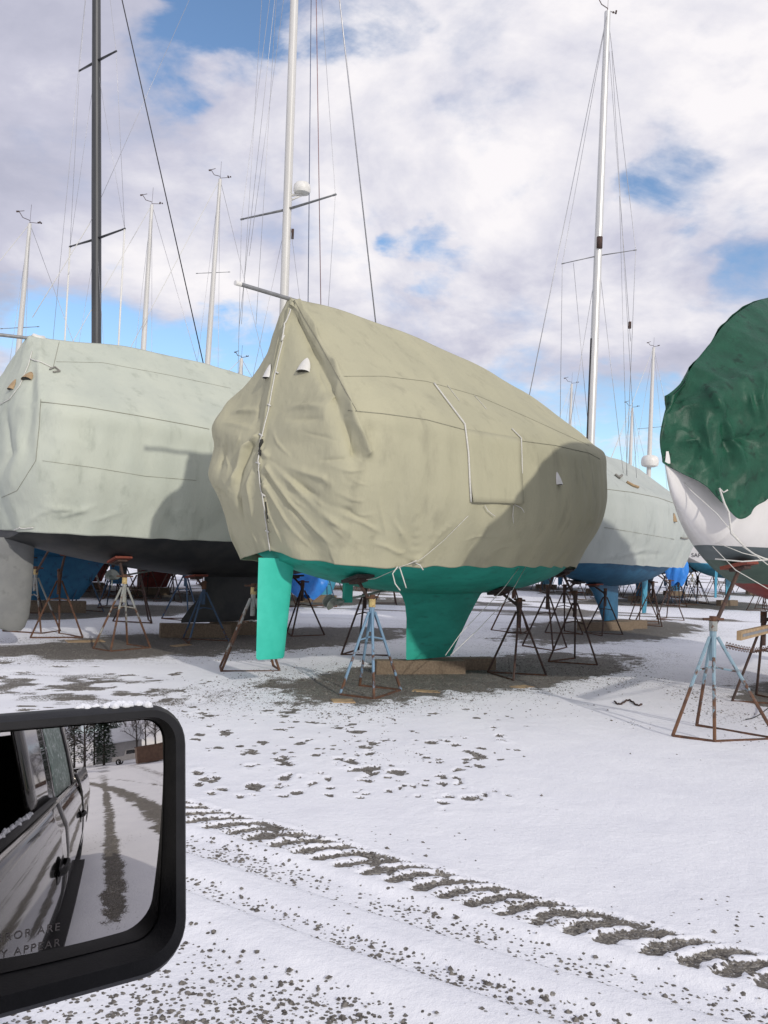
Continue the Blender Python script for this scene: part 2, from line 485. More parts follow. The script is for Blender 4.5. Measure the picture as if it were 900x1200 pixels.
def build_ground():
    def axis(segs):
        out = [segs[0][0]]
        for a, b, st in segs:
            n = max(1, int(round((b - a) / st)))
            out += list(np.linspace(a, b, n + 1)[1:])
        return np.array(out)

    def grow(a, b, s0, k):
        out = [a]; s = s0; sg = 1 if b > a else -1
        while (b - out[-1]) * sg > 0:
            out.append(out[-1] + sg * s); s *= k
        out[-1] = b
        return out[1:]
    ys = axis([(2.7, 6.2, .018), (6.2, 9.5, .03), (9.5, 17, .06)])
    ys = np.concatenate([np.array(grow(-9, -90, .12, 1.1))[::-1], np.arange(-9, 2.65, .085), ys, grow(17, 320, .08, 1.06)])
    xs = axis([(-2.2, 3.6, .022)])
    xs = np.concatenate([np.array(grow(-2.2, -200, .03, 1.05))[::-1], xs, np.arange(3.65, 12, .065), grow(12, 200, .08, 1.07)])
    X, Y = np.meshgrid(xs, ys)
    x = X.ravel(); y = Y.ravel()
    P = np.stack([x, y, np.zeros_like(x)], 1)
    al = x * TH.x + y * TH.y; r = x * TR.x + y * TR.y
    n_fine = fbm(P * 9.0, 4, 3); n_mid = fbm(P * 2.2, 4, 9); n_big = fbm(P * .35, 3, 21); n_tiny = fbm(P * 30, 2, 33)
    bare = np.zeros_like(x); speck = np.zeros_like(x)
    hgt = .020 * np.ones_like(x)
    hgt += (n_big - .5) * .10 * smooth(4, 12, np.abs(y) + np.abs(x) * .5) + (n_mid - .5) * .014 + (n_fine - .5) * .007
    # --- sheltered gravel under each boat
    for (K, deg, hl, hw, sh) in SHELTER:
        c, s_ = math.cos(R_(deg)), math.sin(R_(deg))
        dx = x - K.x; dy = y - K.y
        f = dx * c + dy * s_ + sh[0]; q = -dx * s_ + dy * c + sh[1]
        d = np.sqrt((f / hl) ** 2 + (q / hw) ** 2)
        e = 1 - smooth(.72, 1.12, d + (n_mid - .5) * .5 + (n_fine - .5) * .35)
        sp = 1 - smooth(.95, 1.55, d + (n_mid - .5) * .6)
        bare = np.maximum(bare, e); speck = np.maximum(speck, sp * .55)
    # --- foot-scuffed places
    n_scuff = fbm(P * 4.5 * np.array([1, .8, 1]), 3, 51)
    for (u, v, rx, ry, a) in SCUFFS:
        g = gnd(u, v)
        d = np.sqrt(((x - g.x) / rx) ** 2 + ((y - g.y) / ry) ** 2)
        w = np.exp(-d ** 3) * a
        bare = np.maximum(bare, smooth(.47, .60, n_scuff + .10 * w + .04 * (n_fine - .5)) * np.clip(w * 1.5, 0, 1))
        hgt += .012 * np.exp(-d * d) * (n_scuff - .5)
    pr = random.Random(5)
    sub = []
    for (u, v, px) in PRINTS:
        for k in range(3):
            sub.append((u + pr.gauss(0, .75) * px, v + pr.gauss(0, .32) * px, px * pr.uniform(.35, .72)))
    for k in range(150):
        sub.append((pr.uniform(225, 620), 832 + 110 * pr.random() ** 1.1, pr.uniform(1.6, 4.5)))
    for (u, v, px) in sub:
        g = gnd(u, v)
        sc = (g.y / F_PX) * px
        sel = (np.abs(x - g.x) < sc * 3) & (np.abs(y - g.y) < sc * 4)
        if not sel.any(): continue
        d = np.sqrt(((x[sel] - g.x) / sc) ** 2 + ((y[sel] - g.y) / (sc * 1.25)) ** 2)
        dd = d * .9 + (n_fine[sel] - .5) * 2.6 + (n_tiny[sel] - .5) * 1.2 + (n_mid[sel] - .5) * 1.2
        b = 1 - smooth(.55, 1.0, dd)
        bare[sel] = np.maximum(bare[sel], b)
        hgt[sel] += .005 * np.exp(-((d - 1.5) / .45) ** 2) * (n_mid[sel] + .2)
    # --- wheel tracks of other vehicles, parallel to the truck
    wob = .035 * (fbm(np.stack([al * .5, al * 0, al * 0], 1), 2, 61) - .5) * 2 + .02 * (n_mid - .5)
    rr = r + wob
    in_tr = (al > -40)
    def band(a, b, soft=.03):
        return smooth(a - soft, a + soft, rr) * (1 - smooth(b - soft, b + soft, rr)) * in_tr
    ch = band(3.93, 4.27, .03)
    u_ = (rr - 3.93) / .34
    ph = al / .165 + 1.5 * np.clip(u_, 0, 1) ** 2.2 + .9 * (n_mid - .5)
    lug = .5 + .5 * np.cos(2 * math.pi * ph)
    barl = smooth(.28, .55, lug + 1.0 * (n_fine - .5) + .7 * (n_tiny - .5) + .5 * (n_mid - .5) + .45 * (u_ - .5) + .04)
    bare = np.maximum(bare * (1 - ch), ch * barl)
    hgt += ch * (.016 * (1 - barl) - .012) + .012 * (n_fine - .2) * band(4.24, 4.33, .03) + .018 * (n_mid) * band(3.84, 3.94, .03)
    s1 = band(3.58, 3.83, .04); s2 = band(3.19, 3.36, .03); s3 = (1 - smooth(2.80, 3.0, rr + .12 * (n_mid - .5))) * smooth(-1, -.2, al) * (y > -30)
    s3 = np.where(al < 0, 0, s3) 
    speck = np.maximum(speck * (1 - np.clip(band(3.36, 3.58), 0, 1)), .62 * s1); speck = np.maximum(speck, .6 * ch)
    speck = np.maximum(speck, .6 * s2); speck = np.maximum(speck, .80 * s3 * (.55 + .8 * n_mid))
    hgt -= .020 * s1 + .016 * s2 + .024 * s3
    hgt += .012 * band(3.36, 3.56, .06) + .016 * band(2.98, 3.18, .06)
    # --- the lane behind the truck, seen in its mirror: two dark wheel lines
    bh = smooth(-1.0, -2.5, al)
    cv = np.where(al < -6, ((al + 6) / 10) ** 2 * 1.2, 0)
    for (r0, w0, k) in ((.78, .22, 1.0), (1.95 , .55, .95), (3.6, .3, .7)):
        q = (r - r0 + (cv if r0 > 1 else 0)) / w0
        line = np.exp(-q * q) * bh * k
        nl = fbm(np.stack([al * 1.6, r * 4, al * 0], 1), 4, 65)
        bare = np.maximum(bare, smooth(.40, .85, line * (.62 + nl * .6) + (n_fine - .5) * .5))
    # --- far field: streaks of bare ground between the rows
    fs = smooth(18, 26, y)
    st = fbm(np.stack([x * .25, y * 1.1, x * 0], 1), 4, 71)
    bare = np.maximum(bare, fs * smooth(.56, .68, st) * .8)
    speck = np.maximum(speck, fs * .25)
    scat = fbm(P * .8, 3, 81)
    speck = np.maximum(speck, .10 * smooth(.55, .75, scat))
    speck = np.maximum(speck, .33 * smooth(.45, .6, scat) * np.exp(-(((x - 3.2) / 2.2) ** 2 + ((y - 12) / 2.5) ** 2)))
    speck *= .45 + 1.1 * smooth(.3, .7, fbm(P * 1.3, 3, 87))
    z = hgt * (1 - bare) + bare * (.006 * n_tiny + .004)
    nx, ny = len(xs), len(ys)
    idx = np.arange(nx * ny).reshape(ny, nx)
    quads = np.stack([idx[:-1, :-1], idx[:-1, 1:], idx[1:, 1:], idx[1:, :-1]], -1).reshape(-1, 4)
    me = bpy.data.meshes.new('ground')
    me.vertices.add(nx * ny); me.vertices.foreach_set('co', np.stack([x, y, z], 1).ravel())
    me.loops.add(quads.size); me.loops.foreach_set('vertex_index', quads.ravel().astype(np.int32))
    me.polygons.add(len(quads))
    me.polygons.foreach_set('loop_start', (np.arange(len(quads)) * 4).astype(np.int32))
    me.polygons.foreach_set('loop_total', np.full(len(quads), 4, np.int32))
    me.polygons.foreach_set('use_smooth', np.ones(len(quads), bool))
    me.update(calc_edges=True)
    for nm, arr in (('bare', bare), ('speck', speck)):
        a = me.attributes.new(nm, 'FLOAT', 'POINT'); a.data.foreach_set('value', arr.astype(np.float32))
    o = bpy.data.objects.new('ground', me); COL.objects.link(o)
    tag(o, 'snow covered gravel yard with bare gravel patches and tyre tracks', 'ground', kind='structure')
    del o['category']
    me.materials.append(ground_material())
    return dict(xs=xs, ys=ys, z=z.reshape(ny, nx), speck=speck.reshape(ny, nx), bare=bare.reshape(ny, nx))


def ground_material():
    m = bpy.data.materials.new('snow_on_gravel'); m.use_nodes = True
    nt = m.node_tree; N, L = nt.nodes, nt.links
    b = N['Principled BSDF']
    tc = N.new('ShaderNodeTexCoord')

    def attr(n):
        a = N.new('ShaderNodeAttribute'); a.attribute_name = n; return a.outputs['Fac']

    def nz(sc, de, ro=.6):
        n = N.new('ShaderNodeTexNoise'); n.inputs['Scale'].default_value = sc; n.inputs['Detail'].default_value = de
        n.inputs['Roughness'].default_value = ro; L.new(tc.outputs['Object'], n.inputs['Vector']); return n.outputs['Fac']

    def vor(sc):
        n = N.new('ShaderNodeTexVoronoi'); n.inputs['Scale'].default_value = sc
        L.new(tc.outputs['Object'], n.inputs['Vector']); return n

    def mth(op, a, c, clamp=False):
        q = N.new('ShaderNodeMath'); q.operation = op; q.use_clamp = clamp
        for i, x in enumerate((a, c)):
            if isinstance(x, (int, float)): q.inputs[i].default_value = x
            else: L.new(x, q.inputs[i])
        return q.outputs[0]

    def ss(x, a, c, t0=0., t1=1.):
        r = N.new('ShaderNodeMapRange'); r.interpolation_type = 'SMOOTHSTEP'
        r.inputs['From Min'].default_value = a; r.inputs['From Max'].default_value = c
        r.inputs['To Min'].default_value = t0; r.inputs['To Max'].default_value = t1
        L.new(x, r.inputs['Value']); return r.outputs[0]

    def mx(f, a, c):
        x = N.new('ShaderNodeMix'); x.data_type = 'RGBA'
        if isinstance(f, float): x.inputs['Factor'].default_value = f
        else: L.new(f, x.inputs['Factor'])
        for i, q in ((6, a), (7, c)):
            if isinstance(q, tuple): x.inputs[i].default_value = (*q, 1)
            else: L.new(q, x.inputs[i])
        return x.outputs[2]
    bare, speck = attr('bare'), attr('speck')
    n60 = nz(55, 5)
    fb = ss(mth('ADD', bare, mth('MULTIPLY', mth('SUBTRACT', n60, .5), 1.7)), .38, .62)
    # stones showing through thin snow: a cell counts when its random value is under the local density
    v1 = vor(42.0)
    sepc = N.new('ShaderNodeSeparateColor'); L.new(v1.outputs['Color'], sepc.inputs[0])
    size = mth('MULTIPLY', sepc.outputs[1], .42)
    inside = ss(mth('SUBTRACT', mth('ADD', size, .12), mth('ADD', v1.outputs['Distance'], mth('MULTIPLY', mth('SUBTRACT', nz(140, 2), .5), .35))), -.02, .06)
    pick = ss(mth('SUBTRACT', mth('MULTIPLY', speck, .95), sepc.outputs[0]), -.01, .02)
    fs = mth('MULTIPLY', inside, pick)
    f = mth('MAXIMUM', fb, fs, True)
    v2 = vor(60.0)
    s2 = N.new('ShaderNodeSeparateColor'); L.new(v2.outputs['Color'], s2.inputs[0])
    rmp = N.new('ShaderNodeValToRGB')
    el = rmp.color_ramp.elements
    el[0].position = 0; el[0].color = (.075, .068, .060, 1)
    el[1].position = 1; el[1].color = (.36, .34, .30, 1)
    for p_, c_ in ((.35, (.13, .118, .102, 1)), (.7, (.20, .183, .158, 1))):
        e = el.new(p_); e.color = c_
    L.new(s2.outputs[0], rmp.inputs[0])
    grav = mx(ss(nz(2.2, 4), .35, .7), rmp.outputs[0], (.15, .138, .122))
    grav = mx(mth('MULTIPLY', ss(nz(85, 3), .60, .72), .75), grav, (.62, .63, .66))
    snow = mx(ss(nz(1.6, 4), .3, .7), (.84, .85, .885), (.79, .80, .845))
    L.new(mx(f, snow, grav), b.inputs['Base Color'])
    b.inputs['Roughness'].default_value = .75
    b.inputs['Specular IOR Level'].default_value = .25
    hb = mth('ADD', mth('MULTIPLY', nz(26, 5), .9), mth('MULTIPLY', mth('SUBTRACT', .5, v2.outputs['Distance']), mth('MULTIPLY', f, 1.6)))
    hb = mth('ADD', hb, mth('MULTIPLY', nz(120, 3), .3))
    bp = N.new('ShaderNodeBump'); bp.inputs['Strength'].default_value = .45; bp.inputs['Distance'].default_value = .02
    L.new(hb, bp.inputs['Height']); L.new(bp.outputs[0], b.inputs['Normal'])
    return m


PRINTS = [(322, 839, 13), (349, 833, 8), (333, 849, 10), (358, 849, 9), (287, 873, 14), (356, 868, 9), (324, 881, 9), (327, 898, 17),
          (309, 919, 17), (287, 902, 12), (247, 916, 12), (253, 932, 14), (367, 932, 13), (376, 911, 9), (398, 897, 16), (429, 870, 13),
          (444, 879, 14), (438, 904, 14), (431, 913, 11), (458, 911, 11), (411, 853, 11), (489, 860, 6), (491, 873, 10), (516, 868, 13),
          (504, 889, 8), (508, 896, 6), (513, 917, 12), (519, 934, 9), (527, 941, 15), (544, 919, 8), (560, 933, 9), (538, 902, 9), (551, 896, 8), (562, 884, 12),
          (589, 873, 9), (583, 865, 7), (491, 924, 6), (470, 926, 5), (405, 853, 7), (383, 880, 6), (350, 913, 8), (240, 838, 9),
          (226, 864, 8), (228, 905, 7), (240, 880, 6), (262, 860, 7), (452, 930, 5), (420, 930, 4), (545, 866, 6), (612, 880, 5)]
PRINTS += [(20, 789, 16), (13, 801, 14), (53, 812, 12), (60, 825, 16), (93, 811, 18), (121, 800, 12), (150, 791, 12), (152, 801, 11),
           (167, 813, 13), (183, 798, 9), (147, 825, 12), (107, 795, 10), (83, 817, 12), (10, 817, 12), (213, 815, 11), (197, 825, 13), (218, 835, 9),
           (30, 776, 13), (70, 782, 9), (110, 783, 8), (35, 830, 12), (130, 815, 9), (205, 790, 7), (240, 800, 5), (188, 834, 9), (5, 777, 8)]
SCUFFS = [(70, 805, 1.5, 1.1, .5), (170, 815, 1.1, .9, .42)]
SHELTER = [(K_MAIN, D_MAIN, 4.3, 1.45, (-.55, .42)), (K_LEFT, D_LEFT, 5.2, 1.75, (0.2, .75)), (K_BLUE, D_BLUE, 5.2, 1.9, (0, 0)),
           (K_DARK, D_DARK, 5.4, 2.0, (0, 0)), (K_GREEN, D_GREEN, 3.2, 1.3, (1.2, 0))]

# far boats: position from the ground under them (pixel), heading, length scale, bottom paint, masts from pixels
FAR_SPEC = [
    # name, ground pixel (u,v) , deg, scale, bottom material, cover material, mast(top px, base px, spreader v), dome
    ('white sloop with a pale blue bottom and a name across its transom', (852, 710), 62, 1.1, 'cyan', None, None),
    ('grey covered sailboat with a radar dome on its mast, behind the blue keel', (752, 705), 46, 1.1, 'blue', 'grey', ((766, 407), (760, 560), .48, True)),
    ('small distant sailboat with a short bare mast beside the one with a radar dome', (790, 698), 46, 1.0, 'blue', 'grey', ((741, 478), (738, 560), .0, False)),
    ('distant sailboat whose slim mast stands behind the green hulled boat', (640, 690), 46, 1.0, 'cyan', 'grey', ((670, 450), (668, 500), .0, False)),
    ('red bottomed sailboat in a grey cover behind the black hull', (176, 697), 46, 1.1, 'red', 'grey', ((178, 240), (168, 410), .0, False)),
    ('blue bottomed sailboat in a sage cover with the tallest pale mast behind the black hull', (262, 700), 46, 1.15, 'blue2', 'sage', ((258, 210), (243, 430), .62, False)),
    ('sailboat in a sage cover with the shortest pale mast, beyond the black hull', (40, 697), 46, 1.1, 'blue', 'sage', ((35, 262), (20, 430), .53, False)),
    ('far sailboat with a bright blue tarpaulin wrapped round its stern', (372, 706), 46, 1.0, 'cyan', 'grey', ((283, 420), (280, 470), .0, False)),
    ('mastless red bottomed sailboat in a grey cover far beyond the deep blue keel', (100, 690), 46, 1.0, 'red', 'grey', None),
    ('mastless black bottomed sailboat in a grey cover far behind the green rudder', (330, 688), 46, 1.1, 'black', 'grey', None),
    ('mastless black bottomed sailboat seen between the green rudder and the green keel', (450, 690), 46, 1.0, 'black', 'sage', None),
    ('mastless blue bottomed sailboat far beyond the front of the green keel', (585, 688), 46, 1.1, 'blue2', 'grey', None),
    ('mastless blue bottomed sailboat far behind the blue keel', (700, 696), 46, 1.0, 'blue2', 'grey', None),
    ('mastless light blue bottomed sailboat beyond the white sloop', (885, 697), 46, 1.0, 'cyan', 'sage', None),
]
for k, sp in enumerate(FAR_SPEC):
    g = gnd(*sp[1])
    FAR.append(dict(label=sp[0], K=g, deg=sp[2], sc=sp[3], bot=sp[4], cov=sp[5], mast=sp[6]))
    SHELTER.append((g, sp[2], 4.6, 1.7, (0, 0)))

GROUND = build_ground()


def ground_z(x, y):
    i = int(np.clip(np.searchsorted(GROUND['xs'], x), 1, len(GROUND['xs']) - 1))
    j = int(np.clip(np.searchsorted(GROUND['ys'], y), 1, len(GROUND['ys']) - 1))
    return float(GROUND['z'][j, i])


def build_pebbles():
    """loose stones standing out of the thin snow near the lane and round the gravel patches"""
    xs, ys, sp, ba, zz = (GROUND[k] for k in ('xs', 'ys', 'speck', 'bare', 'z'))
    n_try = 90000
    x = rng.uniform(-2.6, 4.4, n_try)
    y = 2.9 + (rng.rand(n_try) ** 1.7) * 12
    i = np.clip(np.searchsorted(xs, x), 0, len(xs) - 1); j = np.clip(np.searchsorted(ys, y), 0, len(ys) - 1)
    dens = np.maximum(sp[j, i] * .30, ba[j, i] * .35)
    keep = rng.rand(n_try) < dens
    x, y, z = x[keep], y[keep], zz[j, i][keep]
    n = len(x)
    base = np.array([(1, 0, 0), (-1, 0, 0), (0, 1, 0), (0, -1, 0), (0, 0, 1), (0, 0, -1)], float)
    faces = np.array([(0, 2, 4), (2, 1, 4), (1, 3, 4), (3, 0, 4), (2, 0, 5), (1, 2, 5), (3, 1, 5), (0, 3, 5)])
    size = .006 + .011 * rng.rand(n) ** 2.2
    V = base[None] * size[:, None, None] * rng.uniform(.6, 1.35, (n, 6, 1)) * np.array([1, 1, .7])
    an = rng.uniform(0, 6.28, n); c, s = np.cos(an)[:, None], np.sin(an)[:, None]
    vx = V[:, :, 0] * c - V[:, :, 1] * s; vy = V[:, :, 0] * s + V[:, :, 1] * c
    V = np.stack([vx + x[:, None], vy + y[:, None], V[:, :, 2] + (z + size * .12)[:, None]], -1)
    Fc = (faces[None] + (np.arange(n) * 6)[:, None, None]).reshape(-1, 3)
    me = bpy.data.meshes.new('loose_gravel')
    me.from_pydata(V.reshape(-1, 3).tolist(), [], Fc.tolist())
    m = pmat('pebble', (.07, .062, .055), (.20, .185, .165), 35, .85, lo=.3, hi=.7, detail=1)
    me.materials.append(m)
    o = bpy.data.objects.new('loose_gravel', me); COL.objects.link(o)
    tag(o, 'loose grey gravel stones poking through the thin snow', 'gravel', kind='stuff')


build_pebbles()


# ------------------------------------------------------------------ boats
class Hull:
    """local frame: X forward, Y port, Z up, origin on the ground under the keel.  t = metres aft (= -X)"""
    def __init__(s, T, W, ZK, ZD, p=3.2):
        s.T, s.W_, s.ZK_, s.ZD_, s.p = T, W, ZK, ZD, p

    def W(s, t): return np.maximum(catrom(s.T, s.W_, t), .012)
    def zk(s, t): return catrom(s.T, s.ZK_, t)
    def zd(s, t): return catrom(s.T, s.ZD_, t)

    def hw(s, t, z):
        x = np.clip((z - s.zk(t)) / np.maximum(s.zd(t) - s.zk(t), .02), 0, 1)
        return s.W(t) * np.sqrt(1 - (1 - x) ** s.p)

    def z_at(s, t, q):
        k = np.clip(abs(q) / s.W(t), 0, .999)
        x = 1 - (1 - k * k) ** (1 / s.p)
        return float(s.zk(t) + (s.zd(t) - s.zk(t)) * x)


def hull_mesh(H, root, mats, bands, n=56, m=22):
    """bands: list of z levels separating the materials bottom -> top"""
    T = np.concatenate([np.linspace(0, .25, n // 3, endpoint=False), np.linspace(.25, 1, n - n // 3)]) * (H.T[-1] - H.T[0]) + H.T[0]
    mb = MB()
    rows = []
    lv = list(bands)
    nb = len(lv) + 1
    per = [max(5, m // 2)] + [max(2, m // 8)] * (nb - 2) + [max(5, m // 2)] if nb > 1 else [m]
    segm = []
    for b_, k_ in enumerate(per): segm += [b_] * k_
    for t in T:
        zk, zd = float(H.zk(t)), float(H.zd(t))
        edge = [zk] + [min(max(b_, zk), zd) for b_ in lv] + [zd]
        zs = [zk]
        for b_, k_ in enumerate(per):
            for q in range(1, k_ + 1):
                zs.append(edge[b_] + (edge[b_ + 1] - edge[b_]) * (q / k_) ** (1.7 if edge[b_] <= zk + 1e-6 else 1.0))
        row = []
        for sd in (-1, 1):
            row.append([(-t, sd * float(H.hw(t, z)), z) for z in zs])
        rows.append(row[0][::-1] + row[1][1:])
    w = len(rows[0])
    vs = [p for r in rows for p in r]
    fs = []; mis = []
    h_ = (w - 1) // 2
    for i in range(n - 1):
        for j in range(w - 1):
            a = i * w + j
            fs.append((a, a + w, a + w + 1, a + 1))
            mis.append(segm[h_ - 1 - j] if j < h_ else segm[j - h_])
    # transom as strips, then the deck
    for j in range(h_):
        a = (n - 1) * w + j; b = (n - 1) * w + w - 1 - j
        fs.append((a, a + 1, b - 1, b) if a + 1 != b - 1 else (a, a + 1, b)); mis.append(segm[h_ - 1 - j])
    for i in range(n - 1):
        a = i * w; b = i * w + w - 1
        fs.append((a, b, b + w, a + w)); mis.append(segm[-1])
    mb.add(vs, fs)
    mb.m = mis
    return mb.build('hull', mats, root, True, angle=50)


def foil(root, name, mat, levels, thick, nose='fwd', n=14):
    """levels: (z, t_fwd, t_aft, thickness) bottom to top; symmetric foil on the centreline"""
    mb = MB(); ring = []
    for (z, tf, ta, th) in levels:
        c = ta - tf
        pts = []
        for k in range(n):
            a = k / n * 2 * math.pi
            xx = (1 - math.cos(a)) / 2
            yy = th * 1.4 * (math.sqrt(max(xx, 0)) * (1 - xx) ** .8) * (1 if a < math.pi else -1)
            if 0 < k < n and k == n // 2: yy = 0
            pts.append((-(tf + xx * c), yy, z))
        ring.append(pts)
    vs = [p for r in ring for p in r]; fs = []
    for i in range(len(ring) - 1):
        for j in range(n):
            a = i * n + j; b = i * n + (j + 1) % n
            fs.append((a, b, b + n, a + n))
    fs.append(tuple(range(n - 1, -1, -1))); fs.append(tuple(range((len(ring) - 1) * n, len(ring) * n)))
    mb.add(vs, fs)
    return mb.build(name, mat, root, True, angle=45)


def propeller(root, c, axis_t, mat, r=.17, blades=3, shaft=.7, folded=False):
    """c local position of the hub (X fwd)"""
    mb = MB(); c = Vector(c)
    mb.tube([c + Vector((-.07, 0, 0)), c + Vector((-.04, 0, 0)), c + Vector((.05, 0, 0)), c + Vector((.09, 0, .005))], [.02, .04, .045, .03], 8)
    for k in range(blades):
        a = 2 * math.pi * k / blades + .5
        d = Vector((0, math.cos(a), math.sin(a)))
        if folded: d = (Vector((-1, 0, 0)) + d * .25).normalized()
        tn = Vector((.5, -math.sin(a) * .85, math.cos(a) * .85)).normalized() if not folded else Vector((0, -math.sin(a), math.cos(a)))
        pts = []
        for s_, wd in ((.15, .03), (.4, .085), (.7, .095), (.92, .06), (1.0, .015)):
            for q in (-1, 1):
                pts.append(c + d * (r * s_) + tn * (wd * q))
        off = d.cross(tn).normalized() * .006
        vs = [p + off for p in pts] + [p - off for p in pts]
        fs = []
        for i in range(4):
            a0 = 2 * i
            fs.append((a0, a0 + 1, a0 + 3, a0 + 2)); fs.append((a0 + 10, a0 + 12, a0 + 13, a0 + 11))
            fs.append((a0, a0 + 2, a0 + 12, a0 + 10)); fs.append((a0 + 1, a0 + 11, a0 + 13, a0 + 3))
        fs.append((8, 9, 19, 18)); fs.append((0, 10, 11, 1))
        mb.add(vs, fs)
    p = mb.build('propeller', mat, root, True, angle=40)
    if shaft:
        sm = MB().tube([c, c + Vector((shaft, 0, shaft * .17))], .016, 6)
        sm.build('propeller_shaft', M_bronze, root, True)
    return p


def mast(root, base, top, r0, r1, mat, spreaders=(), vane=True, oval=1.35, parent_world=True):
    """base/top world points; spreaders: list of (fraction, left world tip, right world tip)"""
    b, t = Vector(base), Vector(top)
    mb = MB()
    mb.tube([b, b.lerp(t, .5), b.lerp(t, .8), t], [r0, r0, (r0 + r1) / 2, r1], 12, sq=(1, 1))
    # sail track down the aft side
    m = mb.build('mast', mat, root, True, True, angle=50)
    inv = parent_matrix(root).inverted()
    for (h, tips, rr, mt) in spreaders:
        c = b.lerp(t, h)
        for tip in tips:
            tip = Vector(tip)
            s = MB().tube([c, tip], [rr, rr * .6], 6, sq=(1.6, .8)).tube([tip - (tip - c).normalized() * .05, tip + (tip - c).normalized() * .02], [rr * .9, rr * .8], 6)
            s.build('spreader', mt, m, True, True)
    if vane:
        an = random.uniform(-.5, .5); q = random.uniform(.55, .85)
        V3 = lambda x, y, z: t + Vector((x * math.cos(an) - y * math.sin(an), x * math.sin(an) + y * math.cos(an), z)) * q
        v = MB().tube([t, V3(0, 0, .12), V3(-.26, 0, .18), V3(-.42, .02, .42)], .011, 5)
        v.tube([V3(-.42, .02, .40), V3(-.22, .02, .46)], .010, 5)
        v.box(V3(-.46, .02, .38), (.09 * q, .02, .06 * q))
        v.tube([V3(0, 0, .05), V3(.36, .05, .10)], .009, 5)
        for k_ in range(3):
            a_ = 2.1 * k_ + an
            v.box(V3(.36 + .06 * math.cos(a_), .05 + .06 * math.sin(a_), .13), (.05 * q, .05 * q, .045 * q))
        v.tube([t, V3(.02, 0, .75)], .005, 4)
        v.build('wind_vane', M_darksteel, m, False, True)
    return m


def wire(root, pts, r, mat, name='stay'):
    return MB().tube(pts, r, 5).build(name, mat, root, True, True)


def radar_dome(mastobj, c, r=.24):
    mb = MB(); c = Vector(c)
    prof = [(.0, -.16), (.55, -.16), (.9, -.13), (1.0, -.07), (1.0, .02), (.93, .10), (.75, .15), (.4, .175), (0, .18)]
    n = 20; vs = []; fs = []
    for (q, z) in prof:
        for k in range(n):
            a = 2 * math.pi * k / n
            vs.append(c + Vector((math.cos(a) * r * max(q, .01), math.sin(a) * r * max(q, .01), z * r / .24)))
    for i in range(len(prof) - 1):
        for k in range(n):
            a = i * n + k; b = i * n + (k + 1) % n
            fs.append((a, b, b + n, a + n))
    mb.add(vs, fs)
    d = mb.build('radar_dome', M_white, mastobj, True, True, angle=40)
    return d


# ------------------------------------------------------------------ covers
def cover_surface(B, M, S, Rg, nu=200, nv=110, sag=.03, dense=None):
    """control outlines: arrays of (tau, t, s, z), tau 0 at the stern centre to 1 at the bow; returns grid of local points.
    Both halves, port first: index u 0..2nu ."""
    tau = np.linspace(0, 1, nu + 1)
    if dense: tau = np.interp(tau, [0, dense[1], 1], [0, dense[0], 1])
    C = []
    for A in (B, M, S, Rg):
        A = np.array(A, float)
        C.append(np.stack([catrom(A[:, 0], A[:, k], tau) for k in (1, 2, 3)], 1))
    B_, M_, S_, R__ = C
    # an extra level just under the rail and one up the roof, then smooth along each meridian
    U = (M_ * .35 + S_ * .65); U[:, 1] += .03 * np.clip(S_[:, 1], 0, 1)
    RM = S_ * .5 + R__ * .5; RM[:, 2] -= sag; 
    knots = np.array([0, .32, .50, .58, .78, 1.0])
    levels = np.stack([B_, M_, U, S_, RM, R__], 0)
    v = np.linspace(0, 1, nv + 1)
    G = np.zeros((nu + 1, nv + 1, 3))
    for i in range(nu + 1):
        for k in range(3):
            G[i, :, k] = pchip_n(knots, levels[:, i, k], v)
    star = G.copy()
    loc_s = np.stack([-star[..., 0], -star[..., 1], star[..., 2]], -1)
    loc_p = np.stack([-star[..., 0], star[..., 1], star[..., 2]], -1)
    full = np.concatenate([loc_p[::-1], loc_s[1:]], 0)     # bow(port) .. stern .. bow(stbd)
    return full


def pchip_n(xs, ys, x):
    h = np.diff(xs); d = np.diff(ys) / h
    m = np.zeros_like(ys)
    for i in range(1, len(xs) - 1):
        m[i] = (d[i - 1] * h[i] + d[i] * h[i - 1]) / (h[i] + h[i - 1])
    m[0] = d[0]; m[-1] = d[-1]
    m[3] = .5 * (d[2] + d[3])
    i = np.clip(np.searchsorted(xs, x, side='right') - 1, 0, len(xs) - 2)
    t = (x - xs[i]) / h[i]
    return ((1 + 2 * t) * (1 - t) ** 2 * ys[i] + t * (1 - t) ** 2 * h[i] * m[i]
            + t * t * (3 - 2 * t) * ys[i + 1] + t * t * (t - 1) * h[i] * m[i + 1])


def grid_normals(G):
    du = np.gradient(G, axis=0); dv = np.gradient(G, axis=1)
    n = np.cross(du, dv)
    l = np.linalg.norm(n, axis=-1, keepdims=True)
    n = n / np.maximum(l, 1e-9)
    return n


def quads_of(nu, nv):
    idx = np.arange(nu * nv).reshape(nu, nv)
    return np.stack([idx[:-1, :-1], idx[1:, :-1], idx[1:, 1:], idx[:-1, 1:]], -1).reshape(-1, 4)


def outward(G, N_):
    c = np.array([G[..., 0].mean(), 0, 2.6])
    d = (G - c)
    if (d * N_).sum() < 0: N_ = -N_
    return N_


